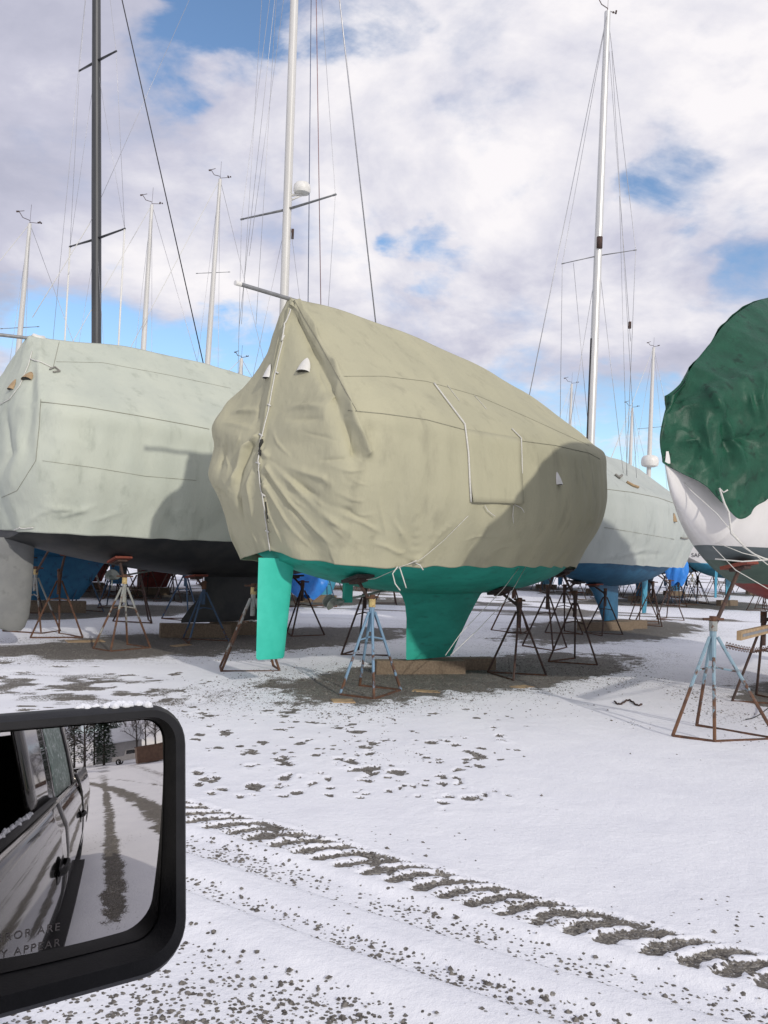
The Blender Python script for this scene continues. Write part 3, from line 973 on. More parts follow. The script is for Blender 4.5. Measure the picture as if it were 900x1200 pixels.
class Cover:
    def __init__(s, G, K, deg):
        s.G = G; s.Mx = Matrix.Translation(K) @ Matrix.Rotation(R_(deg), 4, 'Z')
        s.refresh()

    def refresh(s):
        e = (s.G[0] + s.G[-1]) * .5; s.G[0] = e; s.G[-1] = e
        nu, nv = s.G.shape[:2]
        s.q = quads_of(nu, nv)
        A = np.array(s.Mx)
        s.Wv = s.G.reshape(-1, 3) @ A[:3, :3].T + A[:3, 3]
        s.bvh = BVHTree.FromPolygons([Vector(p) for p in s.Wv], [tuple(int(i) for i in f) for f in s.q])

    def cast(s, u, v):
        o = Vector((0, 0, EYE)); d = pix_ray(u, v)
        h = s.bvh.ray_cast(o, d)
        if h[0] is None: return None, None
        n = h[1]
        if n.dot(d) > 0: n = -n
        return h[0], n

    def local(s, p): return s.Mx.inverted() @ p

    def folds(s, lst):
        """each: (pixel polyline, width m, amplitude m, skew) ; a ridge (or valley when negative) raised along the line"""
        N_ = outward(s.G, grid_normals(s.G))
        P = s.G.reshape(-1, 3); D = np.zeros(len(P))
        for pl, w, a, tp in lst:
            pts = []
            for (u, v) in pl:
                h, _ = s.cast(u, v)
                if h is not None: pts.append(np.array(s.local(h)))
            if len(pts) < 2: continue
            seg = [np.linalg.norm(pts[i + 1] - pts[i]) for i in range(len(pts) - 1)]
            tot = sum(seg); run = 0
            best = np.full(len(P), 1e9); par = np.zeros(len(P))
            for i in range(len(pts) - 1):
                ab = pts[i + 1] - pts[i]; L2 = ab @ ab
                tt = np.clip(((P - pts[i]) @ ab) / L2, 0, 1)
                dd = np.linalg.norm(P - (pts[i] + tt[:, None] * ab), axis=1)
                pp = (run + tt * seg[i]) / tot
                k = dd < best
                best[k] = dd[k]; par[k] = pp[k]
                run += seg[i]
            taper = np.ones_like(par)
            if tp in (1, 3): taper *= smooth(0, .35, par)
            if tp in (2, 3): taper *= 1 - smooth(.6, 1.0, par)
            ww = w * (.6 + .8 * par if tp == 1 else 1.0)
            D += a * taper * np.exp(-(best / ww) ** 1.35)
        s.G = (P + N_.reshape(-1, 3) * D[:, None]).reshape(s.G.shape)
        s.refresh()

    def displace(s, fn):
        N_ = outward(s.G, grid_normals(s.G))
        P = s.G.reshape(-1, 3)
        D = fn(P, N_.reshape(-1, 3))
        s.G = (P + N_.reshape(-1, 3) * D[:, None]).reshape(s.G.shape)
        s.refresh()

    def build(s, name, mat, label, cat, group=None):
        me = bpy.data.meshes.new(name)
        me.from_pydata(s.G.reshape(-1, 3).tolist(), [], s.q.tolist())
        me.materials.append(mat)
        me.polygons.foreach_set('use_smooth', [True] * len(me.polygons))
        me.update()
        o = bpy.data.objects.new(name, me)
        o.matrix_basis = s.Mx
        o.location = s.Mx.translation
        COL.objects.link(o)
        tag(o, label, cat, group)
        s.obj = o
        return o

    def line(s, name, px, r, mat, lift=.006, sub=6, n=5):
        """a rope, tape or seam lying on the cover along a pixel polyline"""
        pts = []
        px2 = []
        for i in range(len(px) - 1):
            for k in range(sub):
                q = k / sub
                px2.append((px[i][0] * (1 - q) + px[i + 1][0] * q, px[i][1] * (1 - q) + px[i + 1][1] * q))
        px2.append(px[-1])
        for (u, v) in px2:
            h, nn = s.cast(u, v)
            if h is not None: pts.append(h + nn * lift)
        if len(pts) < 2: return None
        return MB().tube(pts, r, n).build(name, mat, s.obj, True, True)

    def seam_uv(s, name, vi, i0, i1, r, mat, lift=.004):
        N_ = outward(s.G, grid_normals(s.G))
        pts = [Vector(s.G[i, vi] + N_[i, vi] * lift) for i in range(i0, i1, 2)]
        return MB().tube(pts, r, 4).build(name, mat, s.obj, True)

    def vent(s, u, v, size=.17, mat=None):
        """clam-shell vent: a pointed half dome, closed on top, open below"""
        h, n = s.cast(u, v)
        if h is None: return
        up = (Vector((0, 0, 1)) - n * n.z).normalized(); sx = up.cross(n)
        mb = MB(); m_ = 9; k_ = 10
        vs = []
        for i in range(m_ + 1):
            y = i / m_
            w = .42 * (1 - y ** 2.0) ** .75
            d = .36 * (1 - y) ** .7
            for j in range(k_ + 1):
                a = math.pi * j / k_
                vs.append(h + up * (size * (y - .15) * 1.1) + sx * (-math.cos(a) * w * size * 1.15) + n * (math.sin(a) * d * size + .002))
        fs = []
        for i in range(m_):
            for j in range(k_):
                a = i * (k_ + 1) + j
                fs.append((a, a + 1, a + k_ + 2, a + k_ + 1))
        mb.add(vs, fs)
        o = mb.build('vent', mat or M_white, s.obj, True, True)
        g = MB()
        g.add([h + up * (size * -.14) + sx * (-math.cos(math.pi * j / k_) * .40 * size) + n * (math.sin(math.pi * j / k_) * .30 * size + .004) for j in range(k_ + 1)], [tuple(range(k_ + 1))])
        g.build('vent_opening', M_dark_gap, o, False, True)
        return o


def rope_tail(parent, pts, r, mat, name='rope_tail'):
    return MB().tube(pts, r, 5).build(name, mat, parent, True, True)


# ------------------------------------------------------------------ boat stands
STANDS = {}


def build_stand(kind, mat, collar, pad, legs, H=1.05, heavy=False):
    """prototype at the origin: pipe on splayed legs tied by base bars; screw and pad are added per stand"""
    root = empty('boat_stand')
    rad = .0175
    ap = Vector((0, 0, H))
    feet = [Vector((math.cos(R_(a)) * d, math.sin(R_(a)) * d, .015)) for (a, d) in legs]
    for f in feet:
        top = ap + (Vector((f.x, f.y, 0)).normalized() * .045) - Vector((0, 0, .06))
        lb = MB().tube([f, top], rad, 6)
        lb.build('leg', mat, root, True, angle=40)
    order = sorted(range(len(feet)), key=lambda i: legs[i][0])
    for k in range(len(order)):
        if k == len(order) - 1 and len(order) == 4: pass
        a, b = feet[order[k]], feet[order[(k + 1) % len(order)]]
        if k == len(order) - 1: continue
        MB().tube([a + Vector((0, 0, .006)), b + Vector((0, 0, .006))], rad * .9, 4).build('base_bar', M_rust, root)
    MB().tube([ap - Vector((0, 0, .30)), ap + Vector((0, 0, .06))], .034, 8).build('pipe', mat, root, True, angle=40)
    MB().tube([ap + Vector((0, 0, .0)), ap + Vector((0, 0, .10))], .042, 8).build('collar', collar, root, True, angle=40)
    for f in feet[:3]:
        p = f.lerp(ap, .62)
        MB().tube([p, Vector((0, 0, p.z + .03))], .011, 5).build('brace', mat, root)
    return root


def place_stand(proto, pos, rz, top, tilt_to, pad_mat, label, group, padshape='square', H=1.05, used=set(), handle=True):
    """top: world point where the pad meets the hull; tilt_to: hull normal (pointing down/out)"""
    o = copy_tree(proto)
    z0 = max(ground_z(pos[0], pos[1]) - .012, -.005)
    Ht = top[2] - z0
    zs = min(1.0, (Ht - .16) / (H + .10))
    o.matrix_basis = Matrix.Translation((pos[0], pos[1], z0)) @ Matrix.Rotation(rz, 4, 'Z')
    o.location = (pos[0], pos[1], z0); o.rotation_euler = (0, 0, rz); o.scale = (1, 1, zs)
    bpy.context.view_layer.update()
    inv = (Matrix.Translation((pos[0], pos[1], z0)) @ Matrix.Rotation(rz, 4, 'Z') @ Matrix.Diagonal((1, 1, zs, 1))).inverted()
    base = Vector((pos[0], pos[1], z0 + (H + .02) * zs)); tp = Vector(top)
    n = Vector(tilt_to).normalized()                    # pointing from hull to pad
    pc = tp + n * .03
    def loc(mb): mb.v = [tuple(inv @ Vector(p)) for p in mb.v]; return mb
    s = MB().tube([base, pc + n * .03], .021, 8); loc(s).build('screw', M_darksteel, o, True, angle=40)
    if handle:
        hd = random.uniform(0, 3.14); dv = Vector((math.cos(hd), math.sin(hd), 0)) * .13
        hc = base + Vector((0, 0, .10))
        h = MB().tube([hc - dv, hc + dv], .013, 6)
        loc(h).build('handle', M_rust, o, True, angle=40)
        h = MB().tube([hc - Vector((0, 0, .03)), hc + Vector((0, 0, .03))], .04, 8)
        loc(h).build('nut', M_rust, o, True, angle=40)
    x = n.orthogonal().normalized(); y = n.cross(x)
    # pad: its long side runs fore and aft
    pm = Matrix((x, y, n)).transposed()
    p = MB()
    p.box(pc, (.30, .30, .035), pm)
    loc(p).build('pad', pad_mat, o)
    p = MB().box(pc + n * .036, (.17, .17, .035), pm)
    loc(p).build('pad_plate', M_darksteel, o)
    tag(o, label, 'boat stand', group)
    return o


T_LEGS3 = [(0, .48), (125, .48), (235, .48)]
T_LEGS4 = [(-30, .44), (28, .50), (140, .46), (215, .48)]
P_blue = build_stand('blue', M_blue_stand, M_yellow, M_ply, T_LEGS4)
P_rust = build_stand('rust', M_rust, M_rust, M_red_pad, T_LEGS3)
P_dark = build_stand('dark', M_darksteel, M_darksteel, M_dark_pad, T_LEGS3)
P_cream = build_stand('cream', M_cream_stand, M_yellow, M_red_pad, T_LEGS4)
P_dblue = build_stand('dblue', M_blue_dark_stand, M_rust, M_red_pad, T_LEGS3)
USED = set()


def stand_for(H, K, deg, proto, pos, rz, pad_mat, label, group=None, reach=.28, handle=True, dt=0.0):
    """finds where the hull of boat (H,K,deg) sits above the stand and puts the pad there"""
    c, s_ = math.cos(R_(deg)), math.sin(R_(deg))
    dx, dy = pos[0] - K.x, pos[1] - K.y
    f = dx * c + dy * s_; p = -dx * s_ + dy * c
    t = float(np.clip(-f + dt, H.T[0] + .5, H.T[-1] - .15))
    sg = 1 if p > 0 else -1
    q = max(abs(p) - reach, 0.12)
    q = min(q, float(H.W(t)) * .80)
    z = H.z_at(t, q)
    dz = (H.z_at(t, q + .05) - H.z_at(t, q - .05)) / .1
    nl = Vector((0, sg * dz, -1)).normalized()
    nw = Vector((nl.x * c - nl.y * s_, nl.x * s_ + nl.y * c, nl.z))
    top = Vector((K.x + (-t) * c - sg * q * s_, K.y + (-t) * s_ + sg * q * c, z - .005))
    return place_stand(proto, pos, rz, top, nw, pad_mat, label, group, used=USED, handle=handle)


def block(pos, size, rz, label, group='timber blocks under the keels', mat=None):
    z0 = max(ground_z(pos[0], pos[1]), 0.0) - .01
    mb = MB()
    bm = bmesh.new()
    bmesh.ops.create_cube(bm, size=1)
    for v in bm.verts: v.co = Vector((v.co.x * size[0], v.co.y * size[1], (v.co.z + .5) * size[2]))
    bmesh.ops.bevel(bm, geom=bm.edges[:], offset=.008, segments=1, affect='EDGES')
    me = bpy.data.meshes.new('timber_block'); bm.to_mesh(me); bm.free()
    me.materials.append(mat or M_wood)
    o = bpy.data.objects.new('timber_block', me); COL.objects.link(o)
    o.location = (pos[0], pos[1], z0); o.rotation_euler = (0, 0, rz)
    tag(o, label, 'timber', group)
    return o


# ------------------------------------------------------------------ the boat in the olive cover
def main_boat():
    H = Hull([-4.15, -3.95, -3.5, -3.0, -2.4, -1.6, -.4, .8, 1.8, 2.5, 2.98],
             [.012, .10, .29, .52, .81, 1.14, 1.38, 1.40, 1.28, 1.08, .84],
             [2.75, 2.20, 1.72, 1.47, 1.32, 1.20, 1.14, 1.17, 1.28, 1.43, 1.57],
             [2.92, 2.90, 2.85, 2.80, 2.75, 2.70, 2.66, 2.60, 2.56, 2.54, 2.52])
    root = empty('sailboat', K_MAIN, R_(D_MAIN))
    tag(root, 'sailboat with a teal green bottom, fin keel and sunlit green rudder', 'sailboat', None)
    hull_mesh(H, root, [M_teal, M_white_gel], [1.95])
    foil(root, 'keel', M_teal, [(.215, -.36, .60, .07), (.27, -.40, .61, .09), (.5, -.55, .62, .11), (.8, -.76, .63, .13),
                                (1.0, -.92, .67, .15), (1.12, -1.02, .74, .17), (1.22, -1.18, .86, .19), (1.32, -1.38, 1.05, .22)], .1)
    foil(root, 'rudder', M_teal_sunlit, [(.375, 2.82, 3.20, .05), (.40, 2.80, 3.23, .06), (.8, 2.77, 3.24, .07), (1.3, 2.73, 3.255, .08), (1.60, 2.70, 3.26, .085)], .05)
    sk = MB().box((-1.78, 0, 1.21), (.14, .05, .34)); sk.build('shaft_bracket', M_teal, root)
    propeller(root, (-1.95, 0, 1.05), 0, M_bronze, .22, 2, .9, True)
    # olive cover
    B = [(0, 3.10, 0, 1.70), (.08, 3.06, .42, 1.62), (.16, 2.86, .88, 1.57), (.25, 2.50, 1.10, 1.53), (.40, 1.40, 1.29, 1.565), (.6, -.5, 1.29, 1.59), (.8, -2.3, .78, 1.59), (.92, -3.05, .38, 1.57), (1, -3.45, 0.0, 1.50)]
    Mm = [(0, 3.36, 0, 2.55), (.08, 3.36, .62, 2.58), (.16, 3.16, 1.22, 2.60), (.25, 2.66, 1.50, 2.58), (.40, 1.45, 1.73, 2.40), (.6, -.6, 1.70, 2.36), (.8, -2.6, 1.13, 2.5), (.92, -3.75, .47, 2.6), (1, -4.28, 0, 2.66)]
    S = [(0, 3.28, 0, 3.22), (.08, 3.30, .66, 3.28), (.16, 3.13, 1.26, 3.31), (.25, 2.66, 1.52, 3.30), (.40, 1.5, 1.62, 3.26), (.6, -.6, 1.58, 3.30), (.8, -2.65, 1.05, 3.42), (.92, -3.85, .42, 3.52), (1, -4.42, 0, 3.60)]
    Rg = [(0, 2.97, 0, 4.83), (.08, 2.97, .004, 4.83), (.16, 2.96, .008, 4.835), (.25, 2.90, .012, 4.84), (.40, 1.5, .012, 4.85), (.6, -.8, .012, 4.64), (.8, -2.8, .012, 4.22), (.92, -3.9, .012, 3.88), (1, -4.42, 0, 3.68)]
    cv = Cover(cover_surface(B, Mm, S, Rg, 300, 200, .02, (.30, .58)), K_MAIN, D_MAIN)

    def soft(P, N_):
        D = (fbm(P * np.array([.9, .9, .9]), 3, 5) - .5) * (.06 - .04 * smooth(3.3, 3.8, P[:, 2]))
        # the stern panels sag between the frame and the lacing
        t = -P[:, 0]; sN = -P[:, 1]; z = P[:, 2]
        st = smooth(2.55, 3.1, t)
        D += -.11 * st * smooth(3.0, 3.5, z) * (1 - smooth(4.2, 4.75, z)) * np.clip(1 - ((np.abs(sN) - .55) / .5) ** 2, 0, 1)
        D += -.05 * st * smooth(1.9, 2.5, z) * (1 - smooth(2.9, 3.25, z)) * np.clip(1 - ((sN - .75) / .6) ** 2, 0, 1)
        # slack pleats on the port quarter
        port = smooth(.05, .45, -sN) * st
        D += .028 * port * np.sin(8.5 * (z + .35 * sN) + 3 * fbm(P * 1.1, 2, 8)) * (1 - smooth(3.2, 3.6, z)) * smooth(1.6, 2.0, z)
        # gathers along the hem
        hem = 1 - smooth(1.6, 2.15, z)
        D += .024 * hem * np.sin(np.where(np.abs(sN) > .9, P[:, 0] * 11, sN * 12) + 6 * fbm(P * .8, 2, 14))
        # faint vertical ripples hanging from the rail
        D += .010 * smooth(1.7, 2.3, z) * (1 - smooth(3.0, 3.3, z)) * np.sin(P[:, 0] * 14 + 4 * fbm(P * .7, 2, 4))
        # roof panels dip between the frames
        D += -.008 * smooth(3.4, 3.7, z) * np.cos(P[:, 0] * 4.2)
        return D
    cv.displace(soft)
    cv.folds([(p_, w_ * .75, a_ * 1.1, t_) for (p_, w_, a_, t_) in [
        # the frame edge at the starboard quarter stands proud, with a hollow beside it
        ([(347, 358), (366, 385), (392, 430), (412, 478), (424, 512), (431, 530)], .055, .11, 0),
        ([(348, 372), (366, 410), (390, 462), (405, 505), (415, 530)], .12, -.10, 0),
        # line of the push-pit rail under the cloth
        ([(335, 479), (365, 476), (402, 480)], .05, .045, 3), ([(330, 492), (365, 490), (405, 494)], .05, -.03, 3),
        ([(268, 484), (285, 482), (308, 480)], .05, .05, 3),
        # drag folds fanning from the lacing toward the hem
        ([(311, 531), (345, 568), (392, 612), (430, 640)], .045, .055, 2), ([(313, 548), (340, 588), (378, 628), (400, 648)], .035, .045, 2),
        ([(310, 565), (330, 600), (356, 640)], .03, .035, 2), ([(316, 538), (360, 575), (410, 600), (450, 622)], .05, -.045, 2),
        ([(312, 556), (342, 595), (384, 640)], .035, -.035, 2), ([(330, 545), (380, 560), (425, 590)], .05, .04, 3),
        ([(308, 580), (322, 615), (335, 648)], .025, .03, 2),
        ([(385, 545), (410, 552), (432, 550)], .03, .025, 3), ([(388, 572), (412, 585), (432, 588)], .025, .02, 3), ([(395, 600), (425, 612), (452, 628)], .03, .025, 3),
        ([(370, 540), (400, 538), (424, 534)], .03, -.02, 3),
        # port side hanging pleats
        ([(302, 512), (288, 524), (276, 560), (270, 600)], .05, .075, 2), ([(296, 520), (283, 550), (280, 590), (288, 625)], .05, -.07, 2),
        ([(303, 505), (275, 498), (256, 494)], .04, .03, 3), ([(300, 540), (292, 570), (300, 620)], .035, .05, 3),
        ([(268, 505), (260, 540), (262, 585)], .06, -.045, 3), ([(244, 565), (256, 595), (280, 622)], .045, .045, 3), ([(236, 548), (250, 570), (268, 585)], .04, -.04, 3),
        ([(240, 585), (258, 612), (290, 642)], .03, .035, 3),
        # crease lines of the flat stern panel and the lacing edge
        ([(340, 362), (322, 440), (310, 500), (306, 545)], .03, .035, 0), ([(330, 362), (306, 460), (300, 500)], .05, -.03, 3),
        ([(312, 570), (316, 610), (318, 648)], .025, .03, 0),
        # tension folds running up from the tie at the hem
        ([(488, 657), (470, 625), (455, 600)], .03, .03, 2), ([(489, 657), (487, 620), (490, 585)], .025, .03, 2), ([(490, 657), (515, 625), (545, 600)], .03, .03, 2),
        ([(489, 657), (500, 632), (510, 615)], .02, .022, 2), ([(486, 657), (452, 640), (430, 634)], .03, .025, 2),
        ([(600, 592), (604, 625), (610, 655)], .025, .025, 3), ([(618, 640), (612, 610), (606, 592)], .02, .018, 3),
        ([(690, 560), (680, 610), (660, 655)], .03, .03, 3), ([(700, 560), (692, 610), (676, 655)], .04, .035, 3),
        ([(560, 652), (590, 640), (625, 636)], .03, .018, 3), ([(640, 600), (630, 640), (622, 658)], .03, .02, 3),
        # smaller creases
        ([(320, 560), (350, 590), (372, 606)], .016, .014, 3), ([(345, 560), (375, 590), (405, 605)], .018, .016, 3), ([(330, 600), (350, 628), (372, 650)], .016, .016, 3), ([(372, 600), (398, 625), (430, 650)], .02, .016, 3),
        ([(398, 520), (412, 535), (430, 545)], .016, .014, 3), ([(402, 555), (420, 566), (436, 570)], .016, .015, 3), ([(408, 598), (424, 604), (440, 602)], .014, .012, 3),
        ([(350, 505), (380, 512), (405, 520)], .02, -.012, 3), ([(318, 500), (326, 520), (345, 540)], .02, .016, 3), ([(330, 380), (322, 420), (318, 460)], .02, .014, 3), ([(352, 380), (372, 440), (385, 470)], .03, -.016, 3),
        ([(258, 520), (268, 545), (268, 580)], .018, .018, 3), ([(246, 530), (258, 560), (275, 580)], .018, .018, 3), ([(285, 600), (296, 625), (306, 645)], .018, .02, 3), ([(262, 600), (280, 625), (300, 648)], .018, .018, 3),
        ([(290, 490), (280, 515), (272, 530)], .018, .016, 3), ([(440, 640), (470, 648), (500, 640)], .02, .012, 3), ([(520, 640), (560, 628), (600, 630)], .02, .012, 3), ([(470, 560), (468, 600), (476, 640)], .025, .010, 3),
        ([(530, 560), (535, 600), (520, 640)], .025, .010, 3), ([(440, 560), (446, 600), (455, 640)], .025, .012, 3), ([(660, 590), (655, 630), (645, 655)], .02, .014, 3), ([(675, 560), (668, 600), (656, 640)], .02, .014, 3),
    ]])

    def fine(P, N_):
        t = -P[:, 0]
        st = smooth(2.0, 3.0, t)
        q = fbm(P * 5.5, 3, 24)
        rid = 1 - np.abs(2 * fbm(P * np.array([2.6, 2.6, 3.4]), 3, 41) - 1)
        return (q - .5) * .006 + st * (rid - .75) * .022
    cv.displace(fine)
    o = cv.build('boat_cover', M_canvas_olive, 'olive canvas winter cover laced up at the stern over the green sailboat', 'boat cover')
    sd = o.modifiers.new('thickness', 'SOLIDIFY'); sd.thickness = .006; sd.offset = -1
    # lacing seam and its gaps
    cv.line('lacing_rope', [(341, 362), (334, 380), (330, 400), (333, 393)], .010, M_rope_white, .015)
    cv.line('lacing_rope', [(331, 400), (322, 440), (315, 480), (306, 515), (303, 540), (306, 570), (311, 600), (315, 630), (318, 652)], .008, M_rope_white, .012)
    for (u, v) in ((325, 437), (316, 475), (306, 510), (303, 543), (309, 580), (314, 622)):
        cv.line('lacing_knot', [(u - 2, v - 1), (u + 2, v + 1)], .011, M_rope_white, .014, 2)
    cv.line('lacing_gap', [(306, 516), (305, 524), (304, 534)], [.006, .03, .03, .03, .03, .03, .006][3], M_dark_gap, -.012, 4)
    cv.line('lacing_gap', [(303, 552), (306, 566)], .02, M_dark_gap, -.008, 4)
    cv.line('lacing_gap', [(311, 588), (314, 612)], .014, M_dark_gap, -.006, 4)
    h, n = cv.cast(318, 648)
    rope_tail(o, [h + n * .02, h + n * .05 + Vector((.02, 0, -.05)), h + n * .05 + Vector((.06, 0, -.14)), h + n * .06 + Vector((.07, 0, -.2))], .008, M_rope_white)
    # seams
    cv.line('seam', [(408, 481), (450, 485), (500, 492), (545, 504)], .005, M_seam, .003, 10, 4)
    cv.line('seam', [(612, 517), (650, 522), (690, 531), (703, 538)], .005, M_seam, .003, 10, 4)
    cv.line('seam', [(398, 441), (450, 441), (500, 447), (560, 464), (620, 490), (690, 522)], .0035, M_seam, .002, 10, 4)
    cv.line('seam', [(345, 352), (356, 372), (372, 398), (395, 440), (418, 482)], .004, M_seam, .003, 10, 4)
    # access flap: a loose panel hanging over the side with white tape edges
    corners = [(546, 503), (611, 514), (611, 590), (552, 588)]
    m_ = 12; vs = []; fs = []
    for j in range(m_ + 1):
        for i in range(m_ + 1):
            a, b = i / m_, j / m_
            u = (corners[0][0] * (1 - a) + corners[1][0] * a) * (1 - b) + (corners[3][0] * (1 - a) + corners[2][0] * a) * b
            v = (corners[0][1] * (1 - a) + corners[1][1] * a) * (1 - b) + (corners[3][1] * (1 - a) + corners[2][1] * a) * b
            h, n = cv.cast(u, v)
            vs.append(h + n * (.010 + .035 * b ** 3 + .008 * math.sin(a * 9) * b))
    for j in range(m_):
        for i in range(m_):
            k = j * (m_ + 1) + i
            fs.append((k, k + m_ + 1, k + m_ + 2, k + 1))
    fl = MB().add(vs, fs).build('access_flap', M_canvas_olive, o, True, True)
    sd = fl.modifiers.new('thickness', 'SOLIDIFY'); sd.thickness = .006
    cv.line('white_tape', [(508, 450), (526, 474), (544, 498), (548, 530), (551, 588)], .013, M_rope_white, .014, 8)
    cv.line('white_tape', [(599, 503), (610, 514), (611, 555)], .009, M_rope_white, .014, 8)
    cv.line('white_tape', [(524, 452), (538, 470)], .004, M_rope_white, .006)
    cv.line('white_tape', [(556, 464), (570, 480)], .004, M_rope_white, .006)
    for (a, b) in (((566, 592), [(570, 598), (578, 604)]), ((600, 592), [(599, 604), (600, 612)]), ((601, 591), [(609, 595), (612, 600)])):
        cv.line('flap_tie', [a] + b, .005, M_rope_white, .03)
    cv.line('cover_line', [(548, 604), (520, 632), (490, 657), (440, 672)], .004, M_rope_white, .012)
    cv.vent(314, 441, .17); cv.vent(356, 434, .19); cv.vent(654, 566, .17)
    # cords: from the hem tie under the hull, down to the stands
    h, n = cv.cast(489, 656)
    cord = lambda pts, r=.006: rope_tail(o, pts, r, M_rope_white, 'tie_cord')
    cord([h + n * .03, at_plane(440, 678, h, TR), at_plane(405, 682, h, TR)], .005)
    c1 = at_plane(470, 663, h + n * .06, Vector((0, 1, 0)))
    for pl in ([(466, 664), (460, 672), (463, 684), (469, 692)], [(468, 664), (472, 676), (476, 689)], [(487, 660), (492, 662), (496, 668)]):
        cord([at_plane(u, v, h + Vector((0, -.08, 0)), Vector((0, 1, 0))) for (u, v) in pl], .008)
    for pl in ([(620, 657), (596, 700), (560, 738), (528, 768)], [(614, 657), (590, 690), (540, 742), (522, 768)]):
        cord([at_plane(u, v, Vector((1.9, 12.3, 0)), Vector((.707, -.707, 0))) for (u, v) in pl], .005)
    # ridge pole sticking out at the stern
    tip = at_plane(278, 332, K_MAIN, Vector((.707, -.707, 0)))
    pk = Vector(cv.Wv[cv.G.shape[1] * (cv.G.shape[0] // 2) + cv.G.shape[1] - 1]); 
    dirp = (pk - tip).normalized()
    rp = MB().tube([tip, pk + dirp * 1.2 + Vector((0, 0, -.03))], .026, 10)
    po = rp.build('ridge_pole', M_pole, o, True, True, angle=40)
    MB().tube([tip - dirp * .03, tip + dirp * .05], .030, 10).build('end_cap', M_white, po, True, True, angle=40)
    # stands
    g = 'boat stands'
    A = stand_for
    A(H, K_MAIN, D_MAIN, P_blue, gnd(432, 812), R_(250), M_dark_pad, 'light blue boat stand with a rusty base and yellow collar beside the green keel')
    A(H, K_MAIN, D_MAIN, P_cream, gnd(293, 786), R_(200), M_dark_pad, 'grey and rust boat stand with blue upper legs behind the green rudder')
    A(H, K_MAIN, D_MAIN, P_dark, gnd(606, 793), R_(20), M_dark_pad, 'dark rusty boat stand with a black tilted pad forward of the green keel', None, .35)
    A(H, K_MAIN, D_MAIN, P_dark, gnd(672, 776), R_(75), M_dark_pad, 'dark boat stand under the olive covered bow, at the edge of the gravel')
    A(H, K_MAIN, D_MAIN, P_dark, gnd(640, 760), R_(150), M_dark_pad, 'dark boat stand on the far side under the bow of the olive covered boat')
    A(H, K_MAIN, D_MAIN, P_dark, gnd(425, 768), R_(100), M_dark_pad, 'dark brown boat stand on the far side of the green keel, behind the blue stand')
    # keel blocks
    ax = Vector((math.cos(R_(D_MAIN)), math.sin(R_(D_MAIN)), 0))
    block(K_MAIN - ax * .32, (.20, 1.35, .20), R_(D_MAIN + 62), 'weathered timber baulk under the aft end of the green keel')
    block(K_MAIN + ax * .42, (.20, 1.35, .19), R_(D_MAIN + 66), 'weathered timber baulk under the front of the green keel')
    # scraps of plywood under the stand feet
    pass
    return H, cv


H_MAIN, CV_MAIN = main_boat()


# ------------------------------------------------------------------ generic covers for the other boats
def generic_cover(K, deg, ta, tb, W, zb, zm, zs, ridge, name, mat, label, nu=150, nv=90, seed=1, wr=1.0, tucks=.0):
    """ta stern (m aft), tb bow (negative), ridge list of z from stern to bow"""
    def tt(f): return ta + (tb - ta) * f
    B = [(0, ta - .25 - tucks, 0, zb), (.08, ta - .28 - tucks, .45 * W * (1 - .12 * tucks), zb - .02), (.16, ta - .45 - tucks, .62 * W * (1 - .10 * tucks), zb - .03), (.25, ta - .85 - tucks * .7, .74 * W, zb - .04), (.40, tt(.25), .86 * W, zb - .05), (.6, tt(.5), .86 * W, zb - .04),
         (.8, tt(.76), .62 * W, zb), (.92, tt(.86), .32 * W, zb), (1, tt(.90), 0, zb - .03)]
    Mm = [(0, ta, 0, zm), (.08, ta, .42 * W, zm), (.16, ta - .2, .78 * W, zm), (.25, ta - .7, .92 * W, zm), (.40, tt(.24), 1.03 * W, zm - .08), (.6, tt(.5), 1.02 * W, zm - .1),
          (.8, tt(.77), .78 * W, zm), (.92, tt(.92), .38 * W, zm + .08), (1, tt(.985), 0, zm + .12)]
    S = [(0, ta - .06, 0, zs), (.08, ta - .06, .44 * W, zs), (.16, ta - .24, .80 * W, zs), (.25, ta - .7, .94 * W, zs), (.40, tt(.24), W, zs - .02), (.6, tt(.5), .98 * W, zs),
         (.8, tt(.78), .74 * W, zs + .08), (.92, tt(.93), .36 * W, zs + .14), (1, tt(1), 0, zs + .18)]
    r = ridge
    Rg = [(0, ta - .5, 0, r[0]), (.08, ta - .5, .004, r[0]), (.16, ta - .52, .008, r[0] + .005), (.25, ta - .6, .01, r[0] + .01), (.40, tt(.24), .01, r[1]), (.6, tt(.5), .01, r[2]), (.8, tt(.78), .01, r[3]), (.92, tt(.93), .01, r[4]), (1, tt(1), 0, r[5])]
    cv = Cover(cover_surface(B, Mm, S, Rg, nu, nv, .02), K, deg)

    def soft(P, N_):
        z = P[:, 2]
        D = (fbm(P * .9, 3, seed) - .5) * (.07 - .04 * smooth(zs, zs + .5, z)) * wr
        hem = 1 - smooth(zb + .02, zb + .55, z)
        D += .018 * hem * np.sin(P[:, 0] * 9 + P[:, 1] * 9 + 6 * fbm(P * .7, 2, seed + 5)) * wr
        D += .010 * np.sin(P[:, 0] * 12 + 4 * fbm(P * .7, 2, seed + 4)) * (1 - smooth(zs - .3, zs, z))
        D += -.012 * smooth(zs + .1, zs + .5, z) * np.cos(P[:, 0] * 3.6 + seed)
        return D
    cv.displace(soft)
    return cv


BOTS = dict(cyan=M_cyan_hull, blue=M_blue_hull, blue2=M_blue2_hull, red=M_red_hull, black=M_black_hull)
COVS = dict(grey=M_canvas_grey, sage=M_canvas_sage, pale=M_canvas_pale)


